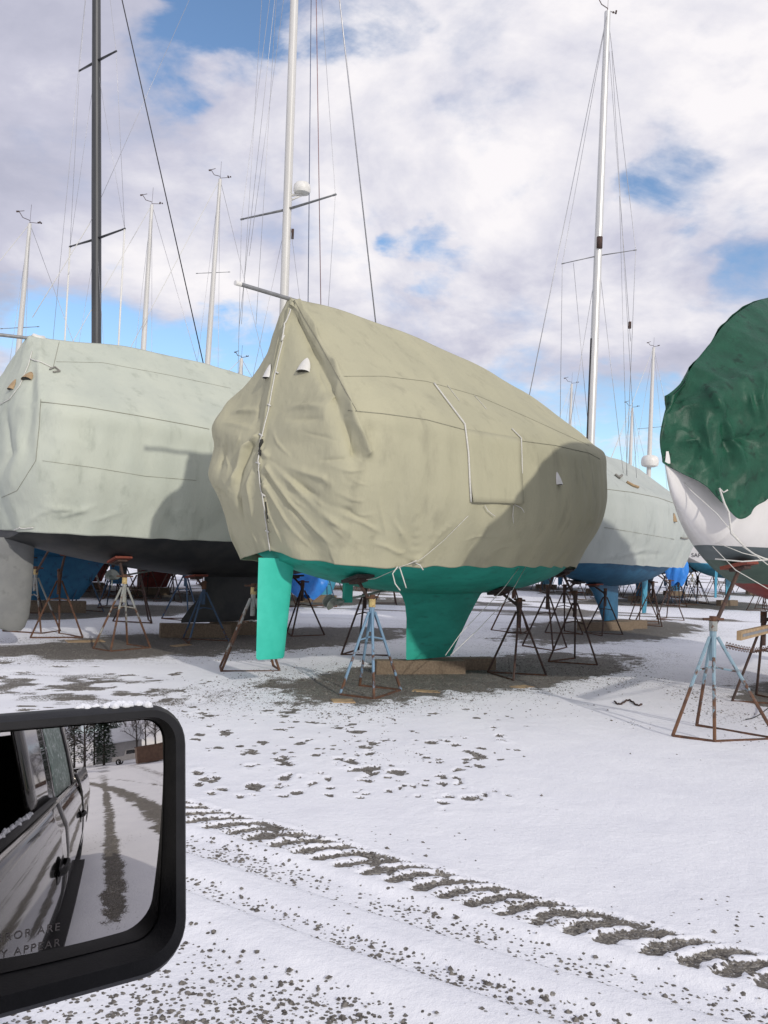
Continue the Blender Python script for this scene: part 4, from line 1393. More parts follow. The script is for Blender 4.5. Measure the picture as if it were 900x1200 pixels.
def std_hull(ta, tb, W, zk, zd, p=3.2):
    T0 = [-4.45, -4.25, -3.8, -3.3, -2.6, -1.6, -.4, .8, 1.8, 2.6, 3.2]
    W0 = [.008, .08, .25, .46, .69, .90, 1.0, 1.0, .95, .85, .70]
    Z0 = [1.0, .72, .44, .26, .14, .05, .0, .02, .10, .20, .30]
    T = [(t / 3.2 * ta if t > 0 else t / -4.45 * tb) for t in T0]
    return Hull(T, [w * W * .94 for w in W0], [zk + (zd + .12 - zk) * z for z in Z0], [zd + .0 + .3 * max(0, (i * -1 + 6)) / 6 for i in range(11)], p)


def left_boat():
    K, deg = K_LEFT, D_LEFT
    H = std_hull(4.35, -4.9, 1.78, 1.12, 2.95)
    root = empty('sailboat', K, R_(deg))
    tag(root, 'sailboat with a black bottom, grey rudder and a tall white mast carrying a radar dome', 'sailboat')
    hull_mesh(H, root, [M_black_hull, M_white_gel], [2.15])
    foil(root, 'keel', M_black_hull, [(.28, -.75, 1.02, .13), (.33, -.80, 1.03, .15), (.55, -.95, .85, .17), (.78, -1.05, .60, .18), (1.0, -1.2, .55, .2), (1.25, -1.4, .6, .24)], .1)
    foil(root, 'rudder', M_grey_rud, [(.26, 3.98, 4.22, .06), (.32, 3.92, 4.36, .08), (.5, 3.86, 4.50, .09), (.9, 3.84, 4.62, .10), (1.4, 3.84, 4.66, .11), (1.72, 3.84, 4.66, .11)], .06)
    propeller(root, (-2.45, 0, 1.10), 0, M_bronze, .20, 3, 1.1)
    MB().box((-2.25, 0, 1.28), (.12, .05, .36)).build('shaft_bracket', M_black_hull, root)
    s = Vector((math.sin(R_(deg)), -math.cos(R_(deg)), 0))
    base = at_plane(333, 420, K, s); base = at_plane(330, 470, K, s)
    top0 = at_plane(346, -20, K, s)
    top = base + (top0 - base) * 1.6
    zf = lambda v: at_plane(338, v, K, s)
    sp_l, sp_r = at_plane(283, 257, zf(246) - s * .9, Vector((0, 1, 0))), at_plane(393, 228, zf(246) + s * .9, Vector((0, 1, 0)))
    fr = (zf(246).z - base.z) / (top.z - base.z)
    m = mast(root, Vector((base.x, base.y, 2.9)), top, .088, .07, M_mast_white, [((zf(246).z - 2.9) / (top.z - 2.9), [sp_l, sp_r], .028, M_pole)], False)
    dm = at_plane(354, 221, zf(221), Vector((0, 1, 0)))
    radar_dome(m, dm, .175)
    br = MB().tube([zf(229), dm + Vector((0, 0, -.12))], .03, 6).tube([zf(236), dm + Vector((.02, 0, -.13))], .02, 6)
    br.build('radar_bracket', M_white, m, True, True)
    MB().box(zf(275) + Vector((.09, -.05, 0)), (.05, .05, .20)).build('deck_light', M_darksteel, m, False, True)
    far_ = at_plane(440, 375, K + s * 0, s)
    wire(root, [at_plane(398, 0, K, s) + (at_plane(398, 0, K, s) - at_plane(440, 375, K, s)) * .8, at_plane(441, 385, K, s)], .016, M_wire, 'forestay')
    for (a, b, r, mt) in (((365, -40), (361, 355), .009, M_rope_blue), ((370, -40), (376, 360), .009, M_rope_red)):
        wire(root, [at_plane(*a, zf(200), Vector((0, 1, 0))), at_plane(*b, zf(200), Vector((0, 1, 0)))], r, mt, 'halyard')
    for tip in (sp_l, sp_r):
        wire(root, [top, tip, Vector((tip.x, tip.y, 3.5)).lerp(Vector((base.x, base.y, 3.5)), .12)], .005, M_wire, 'shroud')
        wire(root, [zf(246), Vector((tip.x, tip.y, 3.5)).lerp(Vector((base.x, base.y, 3.5)), .1)], .0045, M_wire, 'lower_shroud')
    wire(root, [top, at_plane(280, 385, K, s) + Vector((0, 0, 0))], .005, M_wire, 'backstay')
    for (a, b) in (((308, -20), (283, 380)), ((325, -20), (300, 380)), ((335, -20), (292, 300))):
        wire(root, [at_plane(*a, zf(200), Vector((0, 1, 0))), at_plane(*b, zf(200), Vector((0, 1, 0)))], .0045, M_wire, 'backstay')
    cv = generic_cover(K, deg, 4.62, -4.9, 1.76, 1.84, 2.75, 3.62, [4.92, 5.10, 5.05, 4.75, 4.4, 4.1], 'boat_cover', M_canvas_pale, '', 190, 120, 31)
    cv.folds([
        ([(46, 400), (47, 440), (48, 470), (45, 540), (40, 585)], .05, .05, 2), ([(38, 420), (36, 480), (28, 560)], .10, -.06, 3),
        ([(48, 472), (25, 480), (18, 482)], .06, .05, 3), ([(20, 484), (26, 530), (12, 590)], .07, .06, 3), ([(8, 470), (12, 530), (2, 590)], .08, -.08, 3),
        ([(45, 590), (70, 596), (110, 600)], .04, .03, 3), ([(60, 606), (90, 600), (120, 588)], .03, .03, 3), ([(95, 612), (125, 606), (150, 596)], .03, .02, 3),
        ([(222, 630), (210, 606), (200, 590)], .03, .03, 2), ([(224, 630), (226, 600), (232, 580)], .03, .03, 2), ([(24, 618), (50, 600), (80, 590)], .03, .02, 2),
    ])
    cv.displace(lambda P, N_: (fbm(P * 5, 3, 77) - .5) * .010 + smooth(3.4, 4.4, -P[:, 0]) * (.72 - np.abs(2 * fbm(P * 2.4, 3, 45) - 1)) * .03)
    o = cv.build('boat_cover', M_canvas_pale, 'pale grey green canvas cover over the black bottomed sailboat', 'boat cover')
    o.modifiers.new('thickness', 'SOLIDIFY').thickness = .006
    cv.line('seam', [(48, 471), (100, 477), (160, 487), (220, 498), (245, 503)], .006, M_seam, .003, 10, 4)
    cv.line('seam', [(48, 468), (46, 500), (42, 540), (20, 575), (2, 583)], .004, M_seam, .003, 8, 4)
    cv.line('seam', [(66, 424), (120, 425), (200, 440), (270, 455)], .0035, M_seam, .002, 8, 4)
    cv.line('seam', [(50, 540), (110, 548), (170, 558), (230, 563)], .0035, M_seam, .002, 8, 4)
    cv.line('seam', [(70, 398), (66, 415), (62, 432)], .004, M_seam, .003, 6, 4)
    cv.line('cover_rope', [(36, 421), (48, 425), (60, 431)], .010, M_rope_white, .012)
    cv.line('cover_rope', [(38, 412), (34, 428), (24, 452), (12, 468), (1, 474)], .008, M_rope_white, .012)
    cv.line('rope_knot', [(58, 434), (64, 431), (70, 436), (62, 437)], .012, M_rope_grey, .02)
    cv.line('rope_knot', [(18, 621), (24, 618), (30, 619), (40, 618)], .009, M_rope_white, .02)
    cv.vent(32, 444, .19, M_ply); cv.vent(14, 455, .17, M_ply)
    # white wrapped end of the ridge pole
    pk = at_plane(40, 397, K, s); tip = at_plane(-30, 389, K, s)
    rp = MB().tube([tip, pk, pk + (pk - tip).normalized() * 1.0 + Vector((0, 0, -.05))], .028, 8).build('ridge_pole', M_pole, o, True, True)
    MB().tube([at_plane(38, 392, K, s), at_plane(44, 398, K, s), at_plane(52, 397, K, s)], [.03, .075, .05], 8).build('pole_padding', M_white, rp, True, True)
    A = stand_for
    A(H, K, deg, P_cream, gnd(142, 760), R_(240), M_red_pad, 'cream and rust boat stand with a red pad under the black hull', None, .2)
    A(H, K, deg, P_rust, gnd(66, 747), R_(230), M_red_pad, 'rusty boat stand with a rusty post under the black hull, beside the grey rudder', None, .2)
    A(H, K, deg, P_cream, gnd(38, 741), R_(170), M_red_pad, 'leaning boat stand with a pale worn leg next to the grey rudder', None, .4)
    A(H, K, deg, P_dblue, gnd(236, 752), R_(20), M_red_pad, 'dark blue boat stand with a red pad in front of the black keel', None, .25)
    A(H, K, deg, P_dark, gnd(160, 731), R_(200), M_dark_pad, 'dark boat stand on the far side of the black hull, aft of its keel')
    A(H, K, deg, P_dark, gnd(352, 744), R_(130), M_dark_pad, 'dark boat stand under the bow of the black hull, seen past the green rudder')
    A(H, K, deg, P_dblue, gnd(215, 728), R_(60), M_dark_pad, 'blue boat stand on the far side of the black keel')
    ax = Vector((math.cos(R_(deg)), math.sin(R_(deg)), 0))
    block(K - ax * .7, (.22, 1.3, .26), R_(deg + 64), 'timber baulk under the aft corner of the black keel')
    block(K + ax * .4, (.22, 1.3, .26), R_(deg + 70), 'timber baulk under the front of the black keel')
    return H, cv


H_LEFT, CV_LEFT = left_boat()


def dark_mast_boat():
    K, deg = K_DARK, D_DARK
    H = std_hull(4.4, -5.0, 1.75, 1.30, 3.0)
    root = empty('sailboat', K, R_(deg))
    tag(root, 'sailboat with a deep blue bottom and a tall dark grey mast', 'sailboat')
    hull_mesh(H, root, [M_blue2_hull, M_white_gel], [2.2])
    foil(root, 'keel', M_blue2_hull, [(.30, -.55, .62, .12), (.36, -.6, .64, .14), (.7, -.85, .62, .16), (1.1, -1.1, .62, .18), (1.45, -1.4, .7, .22)], .1)
    foil(root, 'rudder', M_blue2_hull, [(.5, 3.8, 4.2, .06), (1.0, 3.75, 4.3, .08), (1.8, 3.7, 4.35, .09)], .06)
    s = Vector((math.sin(R_(deg)), -math.cos(R_(deg)), 0))
    base = at_plane(113, 402, K, s); top0 = at_plane(113, 0, K, s)
    top = base + (top0 - base) * 1.35
    pt = lambda v: at_plane(113, v, K, s)
    fy = Vector((0, 1, 0))
    L1, R1 = at_plane(82, 289, pt(280) - s * .9, fy), at_plane(146, 268, pt(280) + s * .9, fy)
    L2, R2 = at_plane(93, 83, pt(72) - s * .7, fy), at_plane(136, 60, pt(72) + s * .7, fy)
    b0 = base + (base - top0).normalized() * ((base.z - 2.9) / max((top0 - base).normalized().z, .2))
    hh = lambda z: (z - b0.z) / (top.z - b0.z)
    m = mast(root, b0, top, .115, .085, M_mast_dark, [(hh(pt(280).z), [L1, R1], .03, M_mast_dark), (hh(pt(72).z), [L2, R2], .028, M_mast_dark)], False)
    for tip in (L1, R1):
        MB().tube([tip, Vector((tip.x, tip.y, 3.6))], .022, 6).build('shroud_sleeve', M_white, root, True, True)
    wire(root, [top, L2, L1], .005, M_wire, 'shroud'); wire(root, [top, R2, R1], .005, M_wire, 'shroud')
    wire(root, [pt(72), L1], .004, M_wire, 'shroud'); wire(root, [pt(72), R1], .004, M_wire, 'shroud')
    wire(root, [pt(280), Vector((L1.x, L1.y, 3.4))], .004, M_wire, 'lower_shroud'); wire(root, [pt(280), Vector((R1.x, R1.y, 3.4))], .004, M_wire, 'lower_shroud')
    a, b = at_plane(143, 0, K, s), at_plane(238, 425, K, s)
    wire(root, [a + (a - b) * .35, b + (b - a) * .05], .015, M_wire_dark, 'forestay')
    a, b = at_plane(215, 15, K, s), at_plane(105, 262, K, s)
    wire(root, [a + (a - b) * .4, b], .005, M_wire, 'topping_lift')
    wire(root, [b, at_plane(38, 372, K, s)], .009, M_rope_white, 'topping_lift')
    wire(root, [top, at_plane(60, 420, K, s)], .005, M_wire, 'backstay')
    cv = generic_cover(K, deg, 4.4, -5.0, 1.75, 1.95, 2.8, 3.4, [4.3, 4.5, 4.5, 4.2, 3.9, 3.7], 'boat_cover', M_canvas_grey, '', 70, 40, 51)
    cv.build('boat_cover', M_canvas_grey, 'grey canvas cover round the foot of the dark grey mast', 'boat cover')
    A = stand_for
    A(H, K, deg, P_dblue, gnd(97, 717), R_(10), M_red_pad, 'blue boat stand beside the deep blue keel, behind the black hull')
    A(H, K, deg, P_dark, gnd(33, 718), R_(210), M_dark_pad, 'dark boat stand beyond the grey rudder, aft of the deep blue keel')
    A(H, K, deg, P_dblue, gnd(130, 712), R_(120), M_dark_pad, 'blue boat stand under the bow of the deep blue boat')
    A(H, K, deg, P_dark, gnd(60, 706), R_(120), M_dark_pad, 'dark boat stand on the far side of the deep blue keel')
    block(K, (.25, 1.3, .28), R_(deg + 66), 'timber baulk under the deep blue keel')


dark_mast_boat()


def blue_keel_boat():
    K, deg = K_BLUE, D_BLUE
    H = std_hull(3.0, -4.7, 1.42, 1.08, 2.7)
    root = empty('sailboat', K, R_(deg))
    tag(root, 'sailboat with a mid blue bottom and a tall slim silver mast', 'sailboat')
    hull_mesh(H, root, [M_blue_hull, M_white_gel], [2.0])
    foil(root, 'keel', M_blue_hull, [(.24, -.62, .48, .12), (.3, -.68, .49, .15), (.6, -.95, .48, .17), (.95, -1.4, .46, .19), (1.1, -1.7, .5, .22), (1.22, -2.0, .6, .25)], .1)
    foil(root, 'rudder', M_cyan_hull, [(.30, 2.6, 2.95, .06), (.7, 2.57, 3.0, .08), (1.62, 2.55, 3.02, .09)], .06)
    s = Vector((math.sin(R_(deg)), -math.cos(R_(deg)), 0))
    base, top = at_plane(692, 520, K, s), at_plane(712, 14, K, s)
    fy = Vector((0, 1, 0))
    pt = lambda v: base.lerp(top, (v - 520) / (14 - 520))
    c = at_plane(701, 300, K, s)
    L1, R1 = at_plane(659, 309, c, fy), at_plane(745, 293, c, fy)
    b0 = base + (base - top).normalized() * ((base.z - 2.75) / abs((top - base).normalized().z))
    m = mast(root, b0, top, .095, .072, M_alu, [((c.z - b0.z) / (top.z - b0.z), [L1, R1], .018, M_pole)], True)
    # black sail track on the aft face
    d = Vector((-.085, -.03, 0))
    MB().tube([b0 + d, b0.lerp(top, .34) + d], .025, 6).build('sail_track', M_wire_dark, m, True, True)
    MB().tube([b0.lerp(top, .02) + Vector((.09, -.05, .3)), b0.lerp(top, .02) + Vector((.09, -.05, .62))], .05, 8).build('winch', M_darksteel, m, True, True)
    MB().tube([c + Vector((0, -.1, .15)), c + Vector((0, -.1, .42))], .07, 8).build('mast_light', M_darksteel, m, True, True)
    for tip in (L1, R1):
        wire(root, [top, tip, Vector((tip.x, tip.y, 3.3)).lerp(Vector((c.x, c.y, 3.3)), .1)], .007, M_wire, 'shroud')
        wire(root, [c, Vector((tip.x, tip.y, 3.3)).lerp(Vector((c.x, c.y, 3.3)), .1)], .006, M_wire, 'lower_shroud')
    wire(root, [top, at_plane(614, 494, c - Vector((0, 4, 0)), fy)], .009, M_wire, 'forestay')
    for (a, b) in (((717, 60), (746, 560)), ((714, 60), (739, 400)), ((726, 230), (735, 560)), ((672, 308), (692, 530))):
        wire(root, [at_plane(*a, c, fy), at_plane(*b, c, fy)], .006, M_wire, 'halyard')
    MB().box(at_plane(738, 381, c, fy), (.06, .06, .16)).build('halyard_block', M_darksteel, root, False, True)
    cv = generic_cover(K, deg, 3.75, -4.75, 1.48, 1.64, 2.5, 3.12, [3.95, 4.2, 4.25, 4.2, 3.9, 3.7], 'boat_cover', M_canvas_sage, '', 120, 80, 61, 1.0, 1.0)
    cv.folds([([(690, 655), (720, 650), (757, 622)], .04, .035, 3), ([(700, 658), (740, 648), (770, 640)], .04, .03, 3), ([(715, 656), (750, 650), (790, 648)], .04, -.03, 3), ([(707, 560), (700, 610), (694, 655)], .04, .03, 3)])
    cv.displace(lambda P, N_: (fbm(P * 5, 3, 78) - .5) * .012)
    o = cv.build('boat_cover', M_canvas_sage, 'sage grey canvas cover over the blue bottomed sailboat', 'boat cover')
    cv.line('seam', [(708, 573), (740, 577), (770, 583), (796, 592)], .007, M_seam, .004, 8, 4)
    cv.line('seam', [(708, 618), (750, 625), (790, 632)], .004, M_seam, .003, 8, 4)
    cv.vent(790, 610, .2, M_ply)
    cv.line('rope_knot', [(720, 557), (725, 561), (728, 558)], .03, M_rope_grey, .03)
    cv.line('rope_knot', [(734, 566), (741, 570), (747, 572)], .035, M_ply, .03)
    cv.line('rope_knot', [(797, 630), (803, 631), (807, 630)], .02, M_rope_grey, .03)
    A = stand_for
    A(H, K, deg, P_dark, gnd(708, 744), R_(15), M_red_pad, 'dark boat stand with a red pad in front of the blue keel', None, .3)
    A(H, K, deg, P_dark, gnd(764, 733), R_(50), M_red_pad, 'dark boat stand with a red pad aft of the blue keel', None, .3)
    A(H, K, deg, P_dark, gnd(784, 726), R_(80), M_dark_pad, 'dark boat stand under the stern of the sage covered boat')
    A(H, K, deg, P_dark, gnd(752, 728), R_(120), M_dark_pad, 'dark boat stand crowded beside the red padded one under the sage covered boat')
    A(H, K, deg, P_dark, gnd(660, 742), R_(200), M_dark_pad, 'dark boat stand under the bow of the sage covered boat')
    A(H, K, deg, P_rust, gnd(600, 742), R_(160), M_dark_pad, 'rusty boat stand between the green keel and the blue keel', None, .5)
    ax = Vector((math.cos(R_(deg)), math.sin(R_(deg)), 0))
    block(K - ax * .25, (.26, 2.0, .22), R_(deg + 62), 'long timber baulk under the blue keel')
    block(K + ax * .45, (.26, 1.6, .22), R_(deg + 62), 'timber baulk under the front of the blue keel')


blue_keel_boat()


# ------------------------------------------------------------------ white boat under the green tarpaulin
def green_tarp_boat():
    K, deg = K_GREEN, D_GREEN
    s = Vector((math.sin(R_(deg)), -math.cos(R_(deg)), 0)); ax = Vector((math.cos(R_(deg)), math.sin(R_(deg)), 0))
    tk = lambda u, v: (lambda p: (-(p - K).dot(ax), p.z))(at_plane(u, v, K, s))
    st = [tk(*q) for q in ((779, 541), (786, 570), (802, 604), (824, 634), (850, 658), (876, 678), (900, 694))]
    T = [a for a, b in st]; Z = [b for a, b in st]
    t0 = T[0]
    Tn = [t0] + [max(T[i], t0 + .06 * i) for i in range(1, 7)] + [t0 + 3.4, t0 + 4.6, t0 + 6.2, t0 + 8.0, t0 + 8.8]
    Zk = Z + [min(Z[-1] - .15, 1.3), 1.2, 1.2, 1.45, 1.65]
    Wd = [.010] + [float(np.interp(x - t0, [0, .1, .3, .6, 1.0, 1.6, 2.6], [.01, .05, .13, .26, .44, .72, 1.12])) for x in Tn[1:7]] + [1.34, 1.52, 1.60, 1.45, 1.2]
    Zd = [Z[0] + .16] * 1 + [Z[0] + .15] * 6 + [2.82, 2.78, 2.72, 2.7, 2.7]
    H = Hull(Tn, Wd, Zk, Zd, 2.3)
    root = empty('sailboat', K, R_(deg))
    tag(root, 'white hulled sailboat with a dark green bottom under a green tarpaulin', 'sailboat')
    hull_mesh(H, root, [M_red_hull, M_dkgreen, M_stripe, M_white_gel], [1.52, 1.78, 1.93], 90, 40)
    foil(root, 'keel', M_dkgreen, [(.22, -.5, 1.2, .14), (.6, -.8, 1.2, .18), (1.3, -1.3, 1.3, .24)], .1)
    foil(root, 'rudder', M_dkgreen, [(.5, t0 + 7.9, t0 + 8.3, .06), (1.5, t0 + 7.8, t0 + 8.4, .08)], .06)
    # tarpaulin : hem follows the sheer at the bow, hangs down in a corner, rises again
    def q(u, v, off):
        p = at_plane(u, v, K - s * 0 + s * off, s)
        return -(p - K).dot(ax), p.z
    tb = t0
    TB = lambda d: tb + d
    B = [(0, TB(8.9), 0, 2.3), (.08, TB(8.9), .7, 2.3), (.16, TB(8.7), 1.3, 2.3), (.25, TB(8.0), 1.6, 2.3), (.40, TB(6), 1.80, 2.35), (.52, TB(3.8), 1.60, 2.45), (.62, TB(2.2), 1.12, 2.55), (.72, TB(1.3), .70, 2.50),
         (.79, TB(.98), .57, 2.36), (.84, TB(.72), .48, 2.19), (.89, TB(.50), .37, 2.33), (.95, TB(.24), .22, 2.53), (1, TB(-.05), 0, 2.70)]
    Mm = [(0, TB(9), 0, 2.9), (.08, TB(9), .7, 2.9), (.16, TB(8.8), 1.35, 2.9), (.25, TB(8), 1.64, 2.9), (.40, TB(6), 1.84, 2.9), (.52, TB(3.8), 1.66, 2.95), (.62, TB(2.3), 1.20, 2.98), (.72, TB(1.45), .84, 2.96),
          (.79, TB(1.05), .68, 2.94), (.84, TB(.78), .55, 2.93), (.89, TB(.52), .41, 2.93), (.95, TB(.22), .22, 2.94), (1, TB(-.10), 0, 2.95)]
    S = [(0, TB(9), 0, 3.4), (.08, TB(9), .7, 3.4), (.16, TB(8.8), 1.35, 3.4), (.25, TB(8), 1.6, 3.5), (.40, TB(6), 1.7, 3.6), (.52, TB(3.8), 1.56, 3.6), (.62, TB(2.3), 1.14, 3.58), (.72, TB(1.5), .82, 3.55),
         (.79, TB(1.1), .66, 3.50), (.84, TB(.82), .53, 3.44), (.89, TB(.56), .40, 3.38), (.95, TB(.26), .22, 3.30), (1, TB(-.02), 0, 3.22)]
    Rg = [(0, TB(8.4), 0, 4.3), (.08, TB(8.4), .004, 4.3), (.16, TB(8.3), .008, 4.3), (.25, TB(7.8), .01, 4.6), (.40, TB(6), .01, 5.3), (.52, TB(3.8), .01, 5.25), (.62, TB(2.4), .01, 4.85), (.72, TB(1.6), .01, 4.52),
          (.79, TB(1.2), .01, 4.28), (.84, TB(.92), .01, 4.06), (.89, TB(.66), .01, 3.86), (.95, TB(.36), .01, 3.6), (1, TB(.04), 0, 3.36)]
    G0 = cover_surface(B, Mm, S, Rg, 260, 140, .0, (.45, .22))
    farside = (G0[..., 1] < 0) & (G0[..., 0] > -TB(7.0))       # the hem is pulled up on the side away from the lane
    G0[..., 2] = np.where(farside, np.maximum(G0[..., 2], 2.72 + .05 * (G0[..., 2] - 2.2)), G0[..., 2])
    G0[..., 1] = np.where(farside, G0[..., 1] * np.interp(-G0[..., 0] - t0, [0, 2, 4, 6], [.5, .66, .8, 1.0]), G0[..., 1])
    cv = Cover(G0, K, deg)

    def crumple(P, N_):
        z = P[:, 2]
        rs = np.random.RandomState(4)
        near = P[(-P[:, 0] - t0) < 4.0]
        D = np.zeros(len(P))
        wrp = P + .10 * (np.stack([fbm(P * 2.5, 2, 90), fbm(P * 2.5, 2, 92), fbm(P * 2.5, 2, 94)], 1) - .5)
        for cnt, amp, st in ((26, .34, np.array([1, 1, .55])), (110, .22, np.array([1, 1, .7])), (420, .10, np.array([1, 1, 1]))):
            sd = near[rs.randint(0, len(near), cnt)] * st
            f1 = np.full(len(P), 9.)
            for q in sd: f1 = np.minimum(f1, np.linalg.norm(wrp * st - q, axis=1))
            f1 = np.minimum(f1, .8)
            D += amp * (f1 - np.median(f1[(-P[:, 0] - t0) < 3]))
        k = 1 - .72 * smooth(3.45, 3.9, z)
        return np.clip(D * k, -.05, .20)
    cv.displace(crumple)
    cv.folds([([(818, 435), (840, 470), (862, 520), (880, 560)], .05, .07, 3), ([(860, 430), (876, 470), (890, 500)], .05, .07, 3), ([(790, 520), (815, 515), (832, 540)], .05, .05, 3),
              ([(828, 460), (826, 500), (840, 560), (848, 590)], .05, .06, 3), ([(845, 520), (870, 512), (898, 520)], .05, -.06, 3), ([(895, 430), (890, 465), (898, 500)], .04, .06, 3), ([(835, 455), (850, 500), (858, 560)], .06, -.07, 3)])
    o = cv.build('tarpaulin', M_tarp_green, 'crumpled dark green tarpaulin over the bow of the white hulled boat', 'tarpaulin')
    o.modifiers.new('thickness', 'SOLIDIFY').thickness = .004
    # lashings
    fx = Vector((0, 1, 0))
    h, n = cv.cast(846, 575)
    for pl, r in (([(843, 572), (849, 590), (854, 600), (857, 625), (870, 638)], .011), ([(843, 572), (848, 577), (853, 574)], .008), ([(781, 541), (785, 546), (783, 552)], .01), ([(785, 548), (810, 575), (840, 602), (872, 640), (900, 662)], .005),
                  ([(840, 636), (870, 648), (900, 655)], .004), ([(835, 640), (862, 668), (900, 690)], .004), ([(870, 640), (885, 650), (900, 656)], .008), ([(838, 655), (870, 658), (900, 656)], .007)):
        rope_tail(o, [at_plane(u, v, h + n * .06 + Vector((0, -.05, 0)), Vector((.25, 1, 0)).normalized()) for (u, v) in pl], r, M_rope_white, 'lashing')
    # the near stand: four legged, blue and rust, with a timber brace and a chain
    A = stand_for
    sd = A(H, K, deg, P_near, gnd(833, 862), R_(262), M_red_pad, 'blue and rust four legged boat stand under the white bow', None, .12, True, .62)
    s2 = A(H, K, deg, P_dark, gnd(893, 822), R_(200), M_red_pad, 'dark boat stand behind the braced stand under the white bow', None, .5)
    s2['label'] = 'dark boat stand behind the braced blue stand, on bare snow'
    a, b = at_plane(866, 745, gnd(838, 862), Vector((0, 1, 0))), at_plane(866, 745, gnd(838, 862), Vector((0, 1, 0)))
    b = gnd(930, 800) * 1.0; b.z = a.z - .12
    dr = (b - a).normalized(); yv = Vector((0, 0, 1)).cross(dr).normalized(); zv = dr.cross(yv)
    pm = Matrix((dr, yv, zv)).transposed()
    tb_ = MB().box((a + b) / 2, ((b - a).length, .045, .095), pm)
    o2 = tb_.build('brace_timber', M_ply, None)
    tag(o2, 'pale timber brace with a grey groove between the stands under the white bow', 'timber')
    MB().box((a + b) / 2 + yv * -.024, ((b - a).length * .97, .006, .03), pm).build('groove', M_pole, o2)
    # chain
    ch = empty('chain', a)
    tag(ch, 'rusty steel chain hanging between the stands under the white bow', 'chain')
    c0, c1 = a + Vector((-.12, 0, -.10)), b + Vector((0, 0, -.15))
    nl = 64
    for k in range(nl):
        f = k / (nl - 1)
        p = c0.lerp(c1, f) + Vector((0, 0, -.14 * math.sin(math.pi * f)))
        p2 = c0.lerp(c1, f + 1 / nl) + Vector((0, 0, -.14 * math.sin(math.pi * (f + 1 / nl))))
        d = (p2 - p).normalized(); sd_ = d.cross(Vector((0, 0, 1))).normalized() if k % 2 else Vector((0, 0, 1))
        L = (p2 - p).length * .72
        ring = [p + d * (math.cos(q_ / 8 * 6.283) * L) + sd_ * (math.sin(q_ / 8 * 6.283) * L * .55) for q_ in range(9)]
        MB().tube(ring, .004, 4, False).build('link', M_rust, ch, False, True)


P_near = build_stand('near', painted_steel('worn_blue_stand_paint', (.20, .32, .40), (.28, .38, .42), .15, .75, .75), M_cream_stand, M_red_pad, [(-58, .50), (-8, .42), (82, .62), (188, .40)])
green_tarp_boat()


